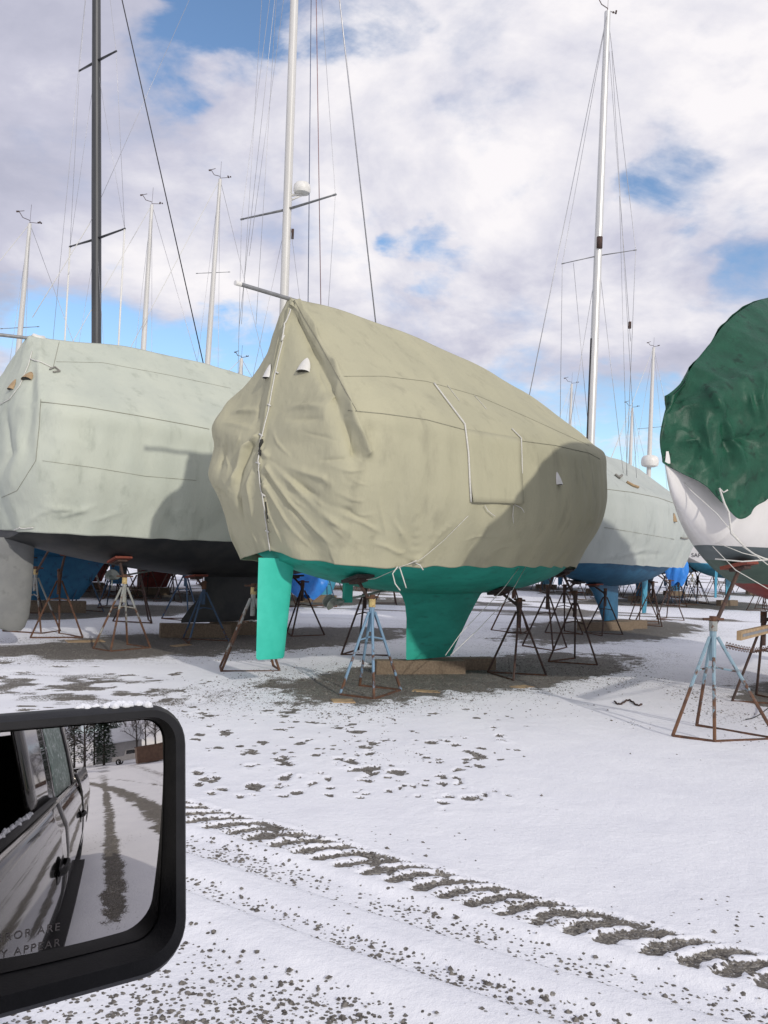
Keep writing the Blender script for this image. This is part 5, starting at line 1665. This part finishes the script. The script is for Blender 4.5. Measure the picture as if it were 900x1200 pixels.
# ------------------------------------------------------------------ boats further back
def far_boats():
    for k, fb in enumerate(FAR):
        K, deg, sc = fb['K'], fb['deg'], fb['sc']
        H = std_hull(4.0 * sc, -4.6 * sc, 1.6 * sc, 1.12, 2.8)
        root = empty('sailboat', K, R_(deg))
        tag(root, fb['label'], 'sailboat')
        bot = BOTS[fb['bot']]
        hull_mesh(H, root, [bot, M_white_gel], [1.72 if fb['cov'] is None else 2.0], 30, 12)
        foil(root, 'keel', bot, [(.25, -.6, .5, .13), (.7, -.8, .5, .17), (1.25, -1.2, .6, .22)], .1, n=10)
        foil(root, 'rudder', bot if k else M_cyan_hull, [(.45, 3.2 * sc, 3.55 * sc, .06), (1.5, 3.1 * sc, 3.6 * sc, .09)], .06, n=10)
        if fb['cov']:
            cv = generic_cover(K, deg, 4.1 * sc, -4.65 * sc, 1.62 * sc, 1.8, 2.6, 3.2, [3.9, 4.1, 4.1, 3.9, 3.7, 3.5], 'boat_cover', COVS[fb['cov']], '', 50, 30, 100 + k)
            o = cv.build('boat_cover', COVS[fb['cov']], 'cover on the ' + FAR_SHORT[k], 'boat cover')
        ms = fb['mast']
        if ms:
            (tu, tv), (bu, bv), sf, dome = ms
            s = Vector((math.sin(R_(deg)), -math.cos(R_(deg)), 0)); fy = Vector((0, 1, 0))
            zY = K + Vector((0, 0, 0))
            # the mast foot stands over the keel line where its pixel says
            b = at_plane(bu, bv, zY, fy); t = at_plane(tu, tv, zY, fy)
            d = (t - b).normalized()
            b0 = b - d * ((b.z - 2.6) / d.z)
            sps = []
            if sf:
                c = b0.lerp(t, sf + .1)
                sps = [((c.z - b0.z) / (t.z - b0.z), [c + Vector((-.55, -.1, -.08)), c + Vector((.5, .12, .08))], .016, M_pole)]
            m = mast(root, b0, t, .078 + .0004 * K.y, .055, M_mast_white, sps, True)
            L = Vector((-2.2, -2.2, 0)); 
            wire(root, [t, Vector((b0.x - 2.9 * sc, b0.y - 2.9 * sc, 3.4))], .010, M_rope_white, 'backstay')
            wire(root, [t, Vector((b0.x + 2.6 * sc, b0.y + 2.6 * sc, 3.4))], .008, M_wire, 'forestay')
            for sg in (-1, 1):
                wire(root, [t, Vector((b0.x + sg * .75, b0.y - sg * .75, 3.4))], .006, M_wire, 'shroud')
            if dome: radar_dome(m, b0 + (t - b0).normalized() * ((at_plane(761, 541, zY, fy).z - b0.z)) + Vector((0, -.1, 0)), .36)
        # stands round it
        protos = [P_dark, P_rust, P_dark, P_dblue, P_cream, P_dark]
        pw = ['dark steel', 'rusty', 'dark steel', 'blue painted', 'cream painted', 'dark steel']
        i = 0
        for t_, sg in ((2.6, -1), (2.6, 1), (.9, -1), (.7, 1), (-1.9, -1), (-1.9, 1)):
            c, s_ = math.cos(R_(deg)), math.sin(R_(deg))
            p = Vector((K.x - t_ * sc * c - sg * 1.35 * sc * s_, K.y - t_ * sc * s_ + sg * 1.35 * sc * c, 0))
            stand_for(H, K, deg, protos[(i + k) % 6], p, random.uniform(0, 6), M_dark_pad,
                      pw[(i + k) % 6] + ' stand under the ' + FAR_SHORT[k], 'stands under the ' + FAR_SHORT[k], .3, False)
            i += 1
        block(K, (.24, 1.2, .24), R_(deg + 64), 'timber baulk under the keel of the ' + FAR_SHORT[k])
        if k == 0:
            # deck house, rails and the name on the transom
            MB().box((.2, 0, 3.02), (4.2, 1.9, .50), taper=.86).build('cabin', M_white_gel, root)
            for sg in (-1, 1):
                MB().tube([(-4.2, sg * 1.0, 3.45), (-2, sg * 1.45, 3.45), (1.5, sg * 1.45, 3.5), (4.3, sg * .4, 3.6)], .02, 5).build('rail', M_alu, root, True)
                for x, yy in ((-4.2, 1.0), (-3, 1.3), (-2, 1.45), (0, 1.45), (1.5, 1.45), (3, .95), (4.3, .4)):
                    MB().tube([(x, sg * yy, 2.7), (x, sg * yy, 3.5)], .018, 5).build('stanchion', M_alu, root, True)
            MB().tube([(-4.2, -1.0, 3.45), (-4.45, 0, 3.45), (-4.2, 1.0, 3.45)], .02, 5).build('rail', M_alu, root, True)
            cu = bpy.data.curves.new('t', 'FONT'); cu.body = 'SAFT'; cu.size = .21; cu.align_x = 'CENTER'
            to = bpy.data.objects.new('t', cu); COL.objects.link(to); bpy.context.view_layer.update()
            me = bpy.data.meshes.new_from_object(to.evaluated_get(bpy.context.evaluated_depsgraph_get())); bpy.data.objects.remove(to)
            me.materials.clear(); me.materials.append(M_wire_dark)
            for v in me.vertices:
                v.co = Vector((-float(H.T[-1]) - .012, .56 - v.co.x, 1.93 + v.co.y))
            lo = bpy.data.objects.new('name_lettering', me); COL.objects.link(lo); lo.parent = root


FAR_SHORT = ['white sloop with a name on its transom', 'boat with a radar dome on its mast', 'small boat beside the radar dome mast', 'distant boat seen past the green hull',
             'red bottomed boat', 'boat with the tallest pale mast', 'boat with the shortest pale mast', 'far boat with the bright blue tarpaulin',
             'mastless red bottomed boat', 'mastless black boat behind the green rudder', 'mastless black boat behind the green boat', 'mastless blue boat beyond the green keel',
             'mastless boat behind the blue keel', 'mastless boat beyond the white sloop']
far_boats()

for o in (P_blue, P_rust, P_dark, P_cream, P_dblue, P_near):
    for ch in list(o.children): bpy.data.objects.remove(ch)
    bpy.data.objects.remove(o)


# ------------------------------------------------------------------ the pickup the picture is taken from
def lathe(mb, c, axis, prof, n=24, mi=0):
    axis = Vector(axis).normalized(); x = axis.orthogonal().normalized(); y = axis.cross(x); c = Vector(c)
    vs, fs = [], []
    for (a, r) in prof:
        for k in range(n):
            t = 2 * math.pi * k / n
            vs.append(c + axis * a + x * (math.cos(t) * r) + y * (math.sin(t) * r))
    for i in range(len(prof) - 1):
        for k in range(n):
            p, q = i * n + k, i * n + (k + 1) % n
            fs.append((p, q, q + n, p + n))
    mb.add(vs, fs, mi)
    return mb


def photographers_truck():
    root = empty('pickup_truck', tw(-1.4, -.75, 0))
    tag(root, 'black pickup truck whose door, bed and snowy window show in its own side mirror', 'truck')
    Z = [.40, .52, .70, .95, 1.12, 1.22, 1.30]
    O = [.27, .31, .335, .33, .305, .26, .228]

    def skin(name, f0, f1, zs, os_, mat, nf=8, side=1, wheel=None, th=.03):
        mb = MB()
        fs_ = np.linspace(f0, f1, nf + 1)
        vs, fc = [], []
        for f in fs_:
            for z, o in zip(zs, os_):
                if wheel is not None:
                    d = abs(f - wheel)
                    if d < .50: z = max(z, .36 + math.sqrt(max(.50 ** 2 - d * d, 0)) * (1 if z < .86 else 0))
                oo = o if side > 0 else -1.75 - (o - .2)
                vs.append(tw(f, oo, z))
        m = len(zs)
        for i in range(nf):
            for j in range(m - 1):
                a = i * m + j
                fc.append((a, a + 1, a + m + 1, a + m))
        mb.add(vs, fc)
        o = mb.build(name, mat, root, True, True, angle=35)
        sd = o.modifiers.new('thickness', 'SOLIDIFY'); sd.thickness = th; sd.offset = -1 if side > 0 else 1
        return o
    WZ = [1.30, 1.45, 1.65, 1.85, 1.94]; WO = [.222, .195, .155, .110, .085]
    fd = skin('front_door', .78, -1.315, Z, O, M_truck, 10)
    skin('door_pillar', -.64, -1.315, WZ, WO, M_truck, 4)
    rd = skin('rear_door', -1.335, -3.18, Z, O, M_truck, 10)
    skin('door_pillar', -1.335, -1.42, WZ, WO, M_truck, 2)
    skin('rear_window', -1.42, -2.72, WZ, [o - .012 for o in WO], M_frost, 6)
    skin('door_pillar', -2.72, -2.95, WZ, WO, M_black_plastic, 2)
    skin('rear_pillar', -2.95, -3.20, WZ, WO, M_silver_paint, 2)
    Zb = [.50, .70, .95, 1.15, 1.30, 1.375, 1.385]; Ob = [.32, .34, .335, .31, .27, .24, .18]
    skin('bed_side', -3.215, -5.45, Zb, Ob, M_truck, 24, 1, -4.25)
    skin('bed_side', -3.215, -5.45, Zb, Ob, M_truck, 24, -1, -4.25)
    skin('fender', .80, 2.35, [.45, .7, .95, 1.10, 1.16], [.25, .285, .285, .25, .15], M_truck, 20, 1, 1.55)
    skin('fender', .80, 2.35, [.45, .7, .95, 1.10, 1.16], [.25, .285, .285, .25, .15], M_truck, 20, -1, 1.55)
    skin('far_doors', .78, -3.18, Z, O, M_truck, 10, -1)
    skin('far_window', .3, -2.9, WZ, WO, M_darkglass, 4, -1)
    # roof, hood, cab back, floor
    def slab(name, pts, mat, th=.03):
        k = len(pts)
        o = MB().add(pts, [tuple(range(k))]).build(name, mat, root, False, True)
        sd = o.modifiers.new('thickness', 'SOLIDIFY'); sd.thickness = th
        return o
    mb = MB(); vs = []
    oo = np.linspace(.085, -1.66, 9); ff = np.linspace(.45, -3.2, 9)
    for f in ff:
        for o in oo:
            q = (o + .79) / .88; w = (f + 1.4) / 1.85
            vs.append(tw(f, o, 2.0 - .06 * abs(q) ** 4 - .05 * max(0, w) ** 4))
    mb.add(vs, [(i * 9 + j, i * 9 + j + 1, i * 9 + j + 10, i * 9 + j + 9) for i in range(8) for j in range(8)])
    r_ = mb.build('roof', M_truck, root, True, True); r_.modifiers.new('thickness', 'SOLIDIFY').thickness = .04
    slab('hood', [tw(.85, .15, 1.165), tw(.85, -1.72, 1.165), tw(2.4, -1.65, 1.06), tw(2.4, .08, 1.06)], M_truck)
    slab('windscreen', [tw(.95, .10, 1.18), tw(.95, -1.68, 1.18), tw(.47, -1.6, 1.93), tw(.47, .04, 1.93)], M_darkglass, .008)
    slab('grille', [tw(2.4, .1, .5), tw(2.4, -1.68, .5), tw(2.4, -1.68, 1.05), tw(2.4, .1, 1.05)], M_black_plastic)
    slab('tailgate', [tw(-5.45, .24, .6), tw(-5.45, -1.80, .6), tw(-5.45, -1.80, 1.37), tw(-5.45, .24, 1.37)], M_truck)
    slab('cab_back', [tw(-3.19, .2, .5), tw(-3.19, -1.75, .5), tw(-3.19, -1.66, 1.93), tw(-3.19, .08, 1.93)], M_interior)
    slab('floor', [tw(2.3, .2, .48), tw(2.3, -1.75, .48), tw(-5.4, -1.75, .48), tw(-5.4, .2, .48)], M_interior)
    slab('cargo_snow', [tw(-3.25, .15, 1.12), tw(-3.25, -1.7, 1.12), tw(-5.4, -1.7, 1.12), tw(-5.4, .15, 1.12)], M_snowlump)
    # front seat
    for o0 in (-.42, -1.30):
        se = MB(); mrot = Matrix((TH, TR, Vector((0, 0, 1)))).transposed()
        se.box(tw(-.15, o0, .95), (.55, .50, .16), mrot)
        se.build('seat', M_interior, root, False, True)
        se2 = MB().box(tw(-.55, o0, 1.32), (.14, .50, .70), mrot, taper=.85)
        se2.build('seat_back', M_interior, root, False, True)
    # bright line under the windows
    for (a, b, nm) in ((.75, -1.31, 'sill_trim'), (-1.34, -3.18, 'sill_trim'), (-3.22, -5.44, 'sill_trim')):
        z = 1.285
        MB().tube([tw(a, .236, z), tw((a + b) / 2, .238, z), tw(b, .236, z)], .012, 6).build(nm, M_chrome, root, True, True)
    MB().tube([tw(.7, .228, 1.315), tw(-1.3, .228, 1.315)], .018, 6).build('window_rubber', M_black_plastic, root, True, True)
    # snow left along the window sill
    mb = MB()
    for k in range(160):
        f = random.uniform(-.62, -.05); r = random.uniform(.003, .012)
        c = tw(f, .215 + random.uniform(-.012, .012), 1.325 + r * .6)
        lathe(mb, c, (random.uniform(-.3, .3), random.uniform(-.3, .3), 1), [(-r, .001), (-r * .5, r * .9), (r * .3, r * .8), (r, .001)], 6)
    o = mb.build('sill_snow', M_snowlump, root, True, True); o['kind'] = 'stuff'
    # door handles, with a dark cup behind
    for f0, par in ((-.97, fd), (-2.75, rd)):
        cup = MB()
        vs = [tw(f0 + .13 * math.cos(a), .334, .955 + .075 * math.sin(a)) for a in np.linspace(0, 2 * math.pi, 20, endpoint=False)]
        cup.add(vs, [tuple(range(20))])
        cup.build('handle_cup', M_wire_dark, par, False, True)
        hb = MB().tube([tw(f0 + .11, .335, .97), tw(f0 + .08, .364, .972), tw(f0, .372, .974), tw(f0 - .08, .364, .972), tw(f0 - .11, .335, .97)], [.016, .02, .022, .02, .016], 8, sq=(.7, 1.2))
        hb.build('door_handle', M_black_plastic, par, True, True, angle=50)
    MB().box(tw(-1.6, .34, .41), (2.6, .12, .05), Matrix((TH, TR, Vector((0, 0, 1)))).transposed()).build('running_board', M_black_plastic, root, False, True)
    # wheels
    for f in (1.55, -4.25):
        for sd in (1, -1):
            oc = .16 if sd > 0 else -1.72
            w = lathe(MB(), tw(f, oc, .40), TR, [(-.12, .20), (-.13, .34), (-.09, .395), (.0, .40), (.09, .395), (.13, .34), (.12, .20)], 32).build('wheel', M_rubber, root, True, True, angle=40)
            rim = lathe(MB(), tw(f, oc, .40), TR, [(-.1, .21), (.10 * sd, .21), (.07 * sd, .17), (.05 * sd, .09), (.09 * sd, .06), (.10 * sd, .001)], 24)
            rim.build('rim', M_chrome, w, True, True, angle=40)
    MB().box(tw(-5.40, .20, 1.05), (.12, .14, .42), Matrix((TH, TR, Vector((0, 0, 1)))).transposed()).build('tail_light', M_red_hull, root, False, True)

    # ---- side mirror
    d = pix_ray(118, 885)
    n = (-TH - d).normalized()
    P = Vector((0, 0, EYE)) + d * .85
    up = (Vector((0, 0, 1)) - n * n.z).normalized(); ex = up.cross(n)
    pt = lambda x, y, h=0.0: P + ex * x + up * y + n * h

    def rrect(x0, x1, y0, y1, rads, k=8):
        """corner radii: bottom-left, bottom-right, top-right, top-left"""
        out = []
        for (cx, cy, r, a0) in ((x0 + rads[0], y0 + rads[0], rads[0], 180), (x1 - rads[1], y0 + rads[1], rads[1], 270),
                                (x1 - rads[2], y1 - rads[2], rads[2], 0), (x0 + rads[3], y1 - rads[3], rads[3], 90)):
            for q in range(k + 1):
                a = R_(a0 + 90 * q / k)
                out.append((cx + r * math.cos(a), cy + r * math.sin(a)))
        return out
    def rrect_u(*a, **k_):
        pts = rrect(*a, **k_); out = []
        for i in range(len(pts)):
            p, q = pts[i], pts[(i + 1) % len(pts)]
            n_ = max(1, int(math.hypot(q[0] - p[0], q[1] - p[1]) / .006))
            for j in range(n_): out.append((p[0] + (q[0] - p[0]) * j / n_, p[1] + (q[1] - p[1]) * j / n_))
        return out
    X0, X1, Y0, Y1 = -.150, .0605, -.1705, .0275
    sag = lambda x, y: -(x * x + y * y) / (2 * .9)
    rings = []
    gl = rrect(X0, X1, Y0, Y1, (.02, .022, .022, .02))
    o1 = rrect(X0 - .001, X1 + .001, Y0 - .001, Y1 + .001, (.02, .022, .022, .02))
    o2 = rrect(X0 - .006, X1 + .007, Y0 - .008, Y1 + .003, (.024, .028, .026, .024))
    o3 = rrect(X0 - .016, X1 + .017, Y0 - .022, Y1 + .009, (.032, .038, .034, .032))
    o4 = rrect(X0 - .020, X1 + .0225, Y0 - .029, Y1 + .0135, (.036, .043, .040, .036))
    o5 = rrect(X0 - .020, X1 + .0215, Y0 - .030, Y1 + .0145, (.036, .043, .040, .036))
    o6 = rrect(X0 - .010, X1 + .008, Y0 - .020, Y1 + .010, (.05, .06, .06, .05))
    o7 = rrect(X0 + .03, X1 - .03, Y0 + .02, Y1 - .02, (.05, .05, .05, .05))
    lev = [(o1, lambda x, y: sag(x, y) - .003), (o1, lambda x, y: sag(x, y) + .004), (o2, lambda x, y: .010), (o3, lambda x, y: .007), (o4, lambda x, y: -.003), (o5, lambda x, y: -.022), (o6, lambda x, y: -.075), (o7, lambda x, y: -.115)]
    vs, fs = [], []
    m_ = len(o1)
    for ring, hf in lev:
        for (x, y) in ring: vs.append(pt(x, y, hf(x, y)))
    for i in range(len(lev) - 1):
        for j in range(m_):
            a, b = i * m_ + j, i * m_ + (j + 1) % m_
            fs.append((a, b, b + m_, a + m_))
    fs.append(tuple((len(lev) - 1) * m_ + j for j in range(m_)))
    hs = MB().add(vs, fs).build('mirror_housing', M_black_plastic, root, True, True, angle=38)
    # convex glass
    vs, fs = [], []
    nr = 30
    glu = rrect_u(X0, X1, Y0, Y1, (.02, .022, .022, .02)); gm = len(glu)
    cx, cy = (X0 + X1) / 2, (Y0 + Y1) / 2
    for i in range(nr + 1):
        q = i / nr
        for (x, y) in glu:
            xx, yy = cx + (x - cx) * q, cy + (y - cy) * q
            vs.append(pt(xx, yy, sag(xx, yy)))
    for i in range(nr):
        for j in range(gm):
            a, b = i * gm + j, i * gm + (j + 1) % gm
            fs.append((a, b, b + gm, a + gm))
    MB().add(vs, fs).build('mirror_glass', M_mirror, hs, True, True)
    # etched warning
    for k, txt in enumerate(('OBJECTS IN MIRROR ARE', 'CLOSER THAN THEY APPEAR')):
        cu = bpy.data.curves.new('warning_text', 'FONT'); cu.body = txt; cu.size = .0092; cu.align_x = 'RIGHT'; cu.space_character = 1.25
        to = bpy.data.objects.new('warning_text', cu); COL.objects.link(to)
        bpy.context.view_layer.update()
        me = bpy.data.meshes.new_from_object(to.evaluated_get(bpy.context.evaluated_depsgraph_get()))
        bpy.data.objects.remove(to)
        x0, y0 = -.030 + .001 * k, -.1445 - .0135 * k
        inv = parent_matrix(root).inverted()
        for v in me.vertices:
            x, y = x0 + v.co.x, y0 + v.co.y
            v.co = inv @ pt(x, y, sag(x, y) + .0006)
        me.materials.clear(); me.materials.append(M_etch)
        lo = bpy.data.objects.new('warning_lettering', me); COL.objects.link(lo); lo.parent = hs
        lo['label'] = 'etched mirror warning lettering'
    # arm to the door
    a = pt(-.11, -.12, -.07)
    b = tw(.70, .22, 1.22)
    MB().tube([a, a.lerp(b, .5) + Vector((0, 0, -.03)), b], [.035, .04, .05], 10, sq=(1, 1.4)).build('mirror_arm', M_black_plastic, root, True, True)
    # crust of snow on top of the housing
    mb = MB()
    for k in range(45):
        x = random.uniform(-.005, .045) + random.gauss(0, .008); r = random.uniform(.0018, .0048)
        c = pt(x, Y1 + .0135 - max(0, x - .03) ** 2 * 6 + .0005, -.012 + random.uniform(-.010, .010))
        lathe(mb, c, up, [(-r, .0005), (-r * .3, r * 1.3), (r * .5, r), (r, .0005)], 6)
    o = mb.build('housing_snow', M_snowlump, hs, True, True); o['kind'] = 'stuff'


M_etch = pmat('etched_glass', (.20, .18, .17), None, rough=.6)
photographers_truck()


# ------------------------------------------------------------------ what the mirror shows far behind
def behind():
    def at(az, dist):
        a = R_(az)
        d = (-TH * math.cos(a) + TR * math.sin(a))
        return d * dist
    # parked silver pickup
    g = at(6.3, 43)
    rt = empty('parked_pickup', g, math.atan2(TR.y, TR.x) + .25)
    tag(rt, 'parked silver pickup truck down the lane, seen in the mirror', 'truck')
    prof = [(-2.6, .45), (-2.6, 1.05), (-.9, 1.08), (-.75, 1.75), (.55, 1.78), (1.15, 1.15), (2.5, 1.05), (2.6, .5)]
    vs = [(x, sy, z) for sy in (-.9, .9) for (x, z) in prof]
    k = len(prof)
    fs = [tuple(range(k)), tuple(range(2 * k - 1, k - 1, -1))] + [(i, i + k, (i + 1) % k + k, (i + 1) % k) for i in range(k)]
    MB().add(vs, fs).build('body', M_silver_paint, rt)
    for sy in (-.905, .905):
        MB().add([(-.65, sy, 1.2), (-.6, sy, 1.68), (.45, sy, 1.68), (.9, sy, 1.2)], [(0, 1, 2, 3)]).build('window', M_darkglass, rt)
        for x in (-1.7, 1.75):
            w = lathe(MB(), (x, sy * .95, .38), (0, 1, 0), [(-.12, .2), (-.12, .36), (.12, .36), (.12, .2)], 20).build('wheel', M_rubber, rt, True, angle=40)
    # rusty brown skip
    g = at(9.7, 36)
    rt = empty('rubbish_skip', g, math.atan2(TR.y, TR.x))
    tag(rt, 'brown steel rubbish skip beside the parked silver pickup', 'skip')
    mb = MB().box((0, 0, .95), (3.0, 1.8, 1.7), taper=1.08); mb.build('body', M_brown_bin, rt)
    for x in (-1.1, 0, 1.1): MB().box((x, -.97, .95), (.1, .08, 1.6)).build('rib', M_brown_bin, rt)
    for sy in (-1, 1): MB().box((0, sy * .98, 1.82), (3.3, .1, .1)).build('rim', M_brown_bin, rt)
    # shed with a snowy roof
    g = at(3.6, 66)
    rt = empty('shed', g, math.atan2(TR.y, TR.x))
    tag(rt, 'grey shed with a snow covered gable roof among the trees', 'shed')
    MB().box((0, 0, 1.7), (9, 7, 3.4)).build('wall', M_shed, rt)
    vs = [(-5, -4, 3.35), (5, -4, 3.35), (5, 0, 6.0), (-5, 0, 6.0), (-5, 4, 3.35), (5, 4, 3.35), (-5, -4, 3.6), (5, -4, 3.6), (5, 0, 6.3), (-5, 0, 6.3), (-5, 4, 3.6), (5, 4, 3.6)]
    MB().add(vs, [(6, 7, 8, 9), (9, 8, 11, 10), (0, 3, 2, 1), (3, 4, 5, 2), (0, 1, 7, 6), (4, 10, 11, 5), (1, 2, 8, 7), (2, 5, 11, 8), (0, 6, 9, 3), (3, 9, 10, 4)]).build('roof', M_roof_snow, rt)
    MB().box((1.5, -3.53, 1.1), (2.4, .06, 2.2)).build('door', M_white, rt)
    # trees
    lab = {0: 'dark spruce tree', 1: 'bare branched deciduous tree'}
    spec = [(-9, 50, 9, 0), (-6.2, 46, 7.5, 1), (-4, 58, 10, 0), (-2.2, 52, 9, 1), (-.6, 60, 11, 0), (1.2, 50, 8, 0), (2.3, 72, 12, 0), (3.2, 78, 13, 0), (5.0, 74, 11, 1), (7.0, 62, 9, 1), (8.6, 66, 10, 1), (10.5, 58, 8.5, 1), (12.5, 62, 9, 1), (15, 66, 10, 0)]
    near = ['beyond the rear of the black pickup', 'leaning over the lane', 'tallest at the lane side', 'with twiggy crown beside the lane', 'thick behind the lane', 'short at the bend', 'left of the shed', 'close behind the shed',
            'over the shed roof', 'behind the parked silver pickup', 'between the pickup and the skip', 'behind the brown skip', 'past the brown skip', 'at the far end of the tree row']
    for i, (az, dist, h, kind) in enumerate(spec):
        rt = empty('spruce_tree' if kind == 0 else 'bare_tree', at(az, dist), random.uniform(0, 6))
        tag(rt, lab[kind] + ' ' + near[i], 'tree', 'trees along the lane behind')
        tr = MB().tube([(0, 0, -.1), (.05, .02, h * .4), (0, .05, h * .8), (.03, 0, h)], [.22, .16, .07, .01], 8)
        if kind == 0:
            tr.build('trunk', M_bark, rt, True)
            mb = MB()
            for k in range(1500):
                q = random.random() ** .8
                z = h * (.12 + .88 * q); R0 = h * .26 * (1 - q) + .12
                a = random.uniform(0, 6.283); r = R0 * math.sqrt(random.uniform(.15, 1))
                c = Vector((math.cos(a) * r, math.sin(a) * r, z - r * .25))
                dv = Vector((math.cos(a), math.sin(a), -.35)) * random.uniform(.3, .6); sv = Vector((-math.sin(a), math.cos(a), random.uniform(-.3, .3))) * random.uniform(.08, .2)
                mb.add([c - sv, c + sv, c + dv * .6 + sv * .7, c + dv, c + dv * .6 - sv * .7], [(0, 1, 2, 3, 4)])
            mb.build('crown', M_needle, rt)
        else:
            tr.build('trunk', M_bark, rt, True)
            mb = MB()
            def grow(p, d, L, r, lev):
                e = p + d * L
                mb.tube([p, p.lerp(e, .5) + Vector((random.gauss(0, .05), random.gauss(0, .05), .05)) * L, e], [r, r * .8, r * .5], 4, False)
                if lev:
                    for _ in range(4):
                        nd = (d + Vector((random.gauss(0, .6), random.gauss(0, .6), random.gauss(.15, .4)))).normalized()
                        grow(p.lerp(e, random.uniform(.35, 1)), nd, L * random.uniform(.5, .72), r * .5, lev - 1)
            for k in range(8):
                a = k * 2.4
                grow(Vector((0, 0, h * (.3 + .07 * k))), Vector((math.cos(a), math.sin(a), .7)).normalized(), h * .32 * (1 - k * .06), .07, 3)
            mb.build('crown', M_bark, rt)


behind()


# ------------------------------------------------------------------ small things lying about
def scraps():
    for (u, v, sz, rz, lb) in ((100, 752, (.62, .30, .02), .5, 'plywood offcut lying under the rusty stand beside the grey rudder'),
                               (402, 823, (.26, .22, .025), .2, 'square plywood scrap under a foot of the light blue stand'),
                               (212, 757, (.40, .16, .02), 1.1, 'narrow board scrap on the gravel by the dark blue stand'),
                               (612, 806, (.30, .20, .02), .7, 'board scrap by the dark stand forward of the green keel'),
                               (500, 811, (.36, .16, .02), -.2, 'splintered board scrap between the light blue stand and the keel block')):
        g = gnd(u, v)
        block(g, sz, rz, lb, 'board scraps on the ground', M_ply)
    pts = []
    for k in range(26):
        f = k / 25
        u = 720 + 32 * f; v = 824 + 3 * math.sin(f * 9) + 2 * f
        g = gnd(u, v); g.z = ground_z(g.x, g.y) + .012 + .006 * math.sin(k * 1.9)
        pts.append(g)
    o = MB().tube(pts, .011, 6).build('rope_scrap', M_darksteel, None, True)
    tag(o, 'short dark frayed rope lying on the open snow', 'rope')
    pts = []
    for k in range(20):
        f = k / 19
        g = gnd(874 + 34 * f, 846 - 3 * f - 9 * f * f); g.z = ground_z(g.x, g.y) + .012 + .10 * f * f
        pts.append(g)
    o = MB().tube(pts, .006, 6).build('cable_scrap', M_wire_dark, None, True)
    tag(o, 'thin black cable curling up out of the snow beside the white bow stands', 'cable')


scraps()


def blue_tarps():
    for (u, v, w, h, Y, lb) in ((793, 668, .62, 1.0, 31.5, 'crumpled bright blue tarpaulin hanging off the stern rail by the white sloop'),
                                (360, 682, .85, .80, 24.0, 'bright blue tarpaulin wrapped low round a hull seen past the green rudder')):
        c = at_plane(u, v, Vector((0, Y, 0)), Vector((0, 1, 0)))
        n_, m_ = 36, 28
        th = np.linspace(0, 2 * math.pi, n_, endpoint=False)
        vs = []
        for j in range(m_ + 1):
            q = j / m_
            rad = w * (.20 + .80 * math.sin(math.pi * (.12 + .80 * q)) ** .8) * .62
            for k, t in enumerate(th):
                p = np.array([[math.cos(t) * 2.2, math.sin(t) * 2.2, q * 2.5]])
                fold = 1 + .30 * (float(vnoise(p * 1.6 + u, 7)[0]) - .5) + .16 * math.sin(t * 7 + q * 3 + u)
                vs.append((c.x + math.cos(t) * rad * fold, c.y + math.sin(t) * rad * fold * .8, c.z + h * (.5 - q) + .08 * math.sin(3 * t) * q))
        fs = [(j * n_ + k, j * n_ + (k + 1) % n_, (j + 1) * n_ + (k + 1) % n_, (j + 1) * n_ + k) for j in range(m_) for k in range(n_)]
        fs.append(tuple(range(n_)))
        o = MB().add(vs, fs).build('tarpaulin', M_tarp_blue, None, True)
        tag(o, lb, 'tarpaulin')


blue_tarps()
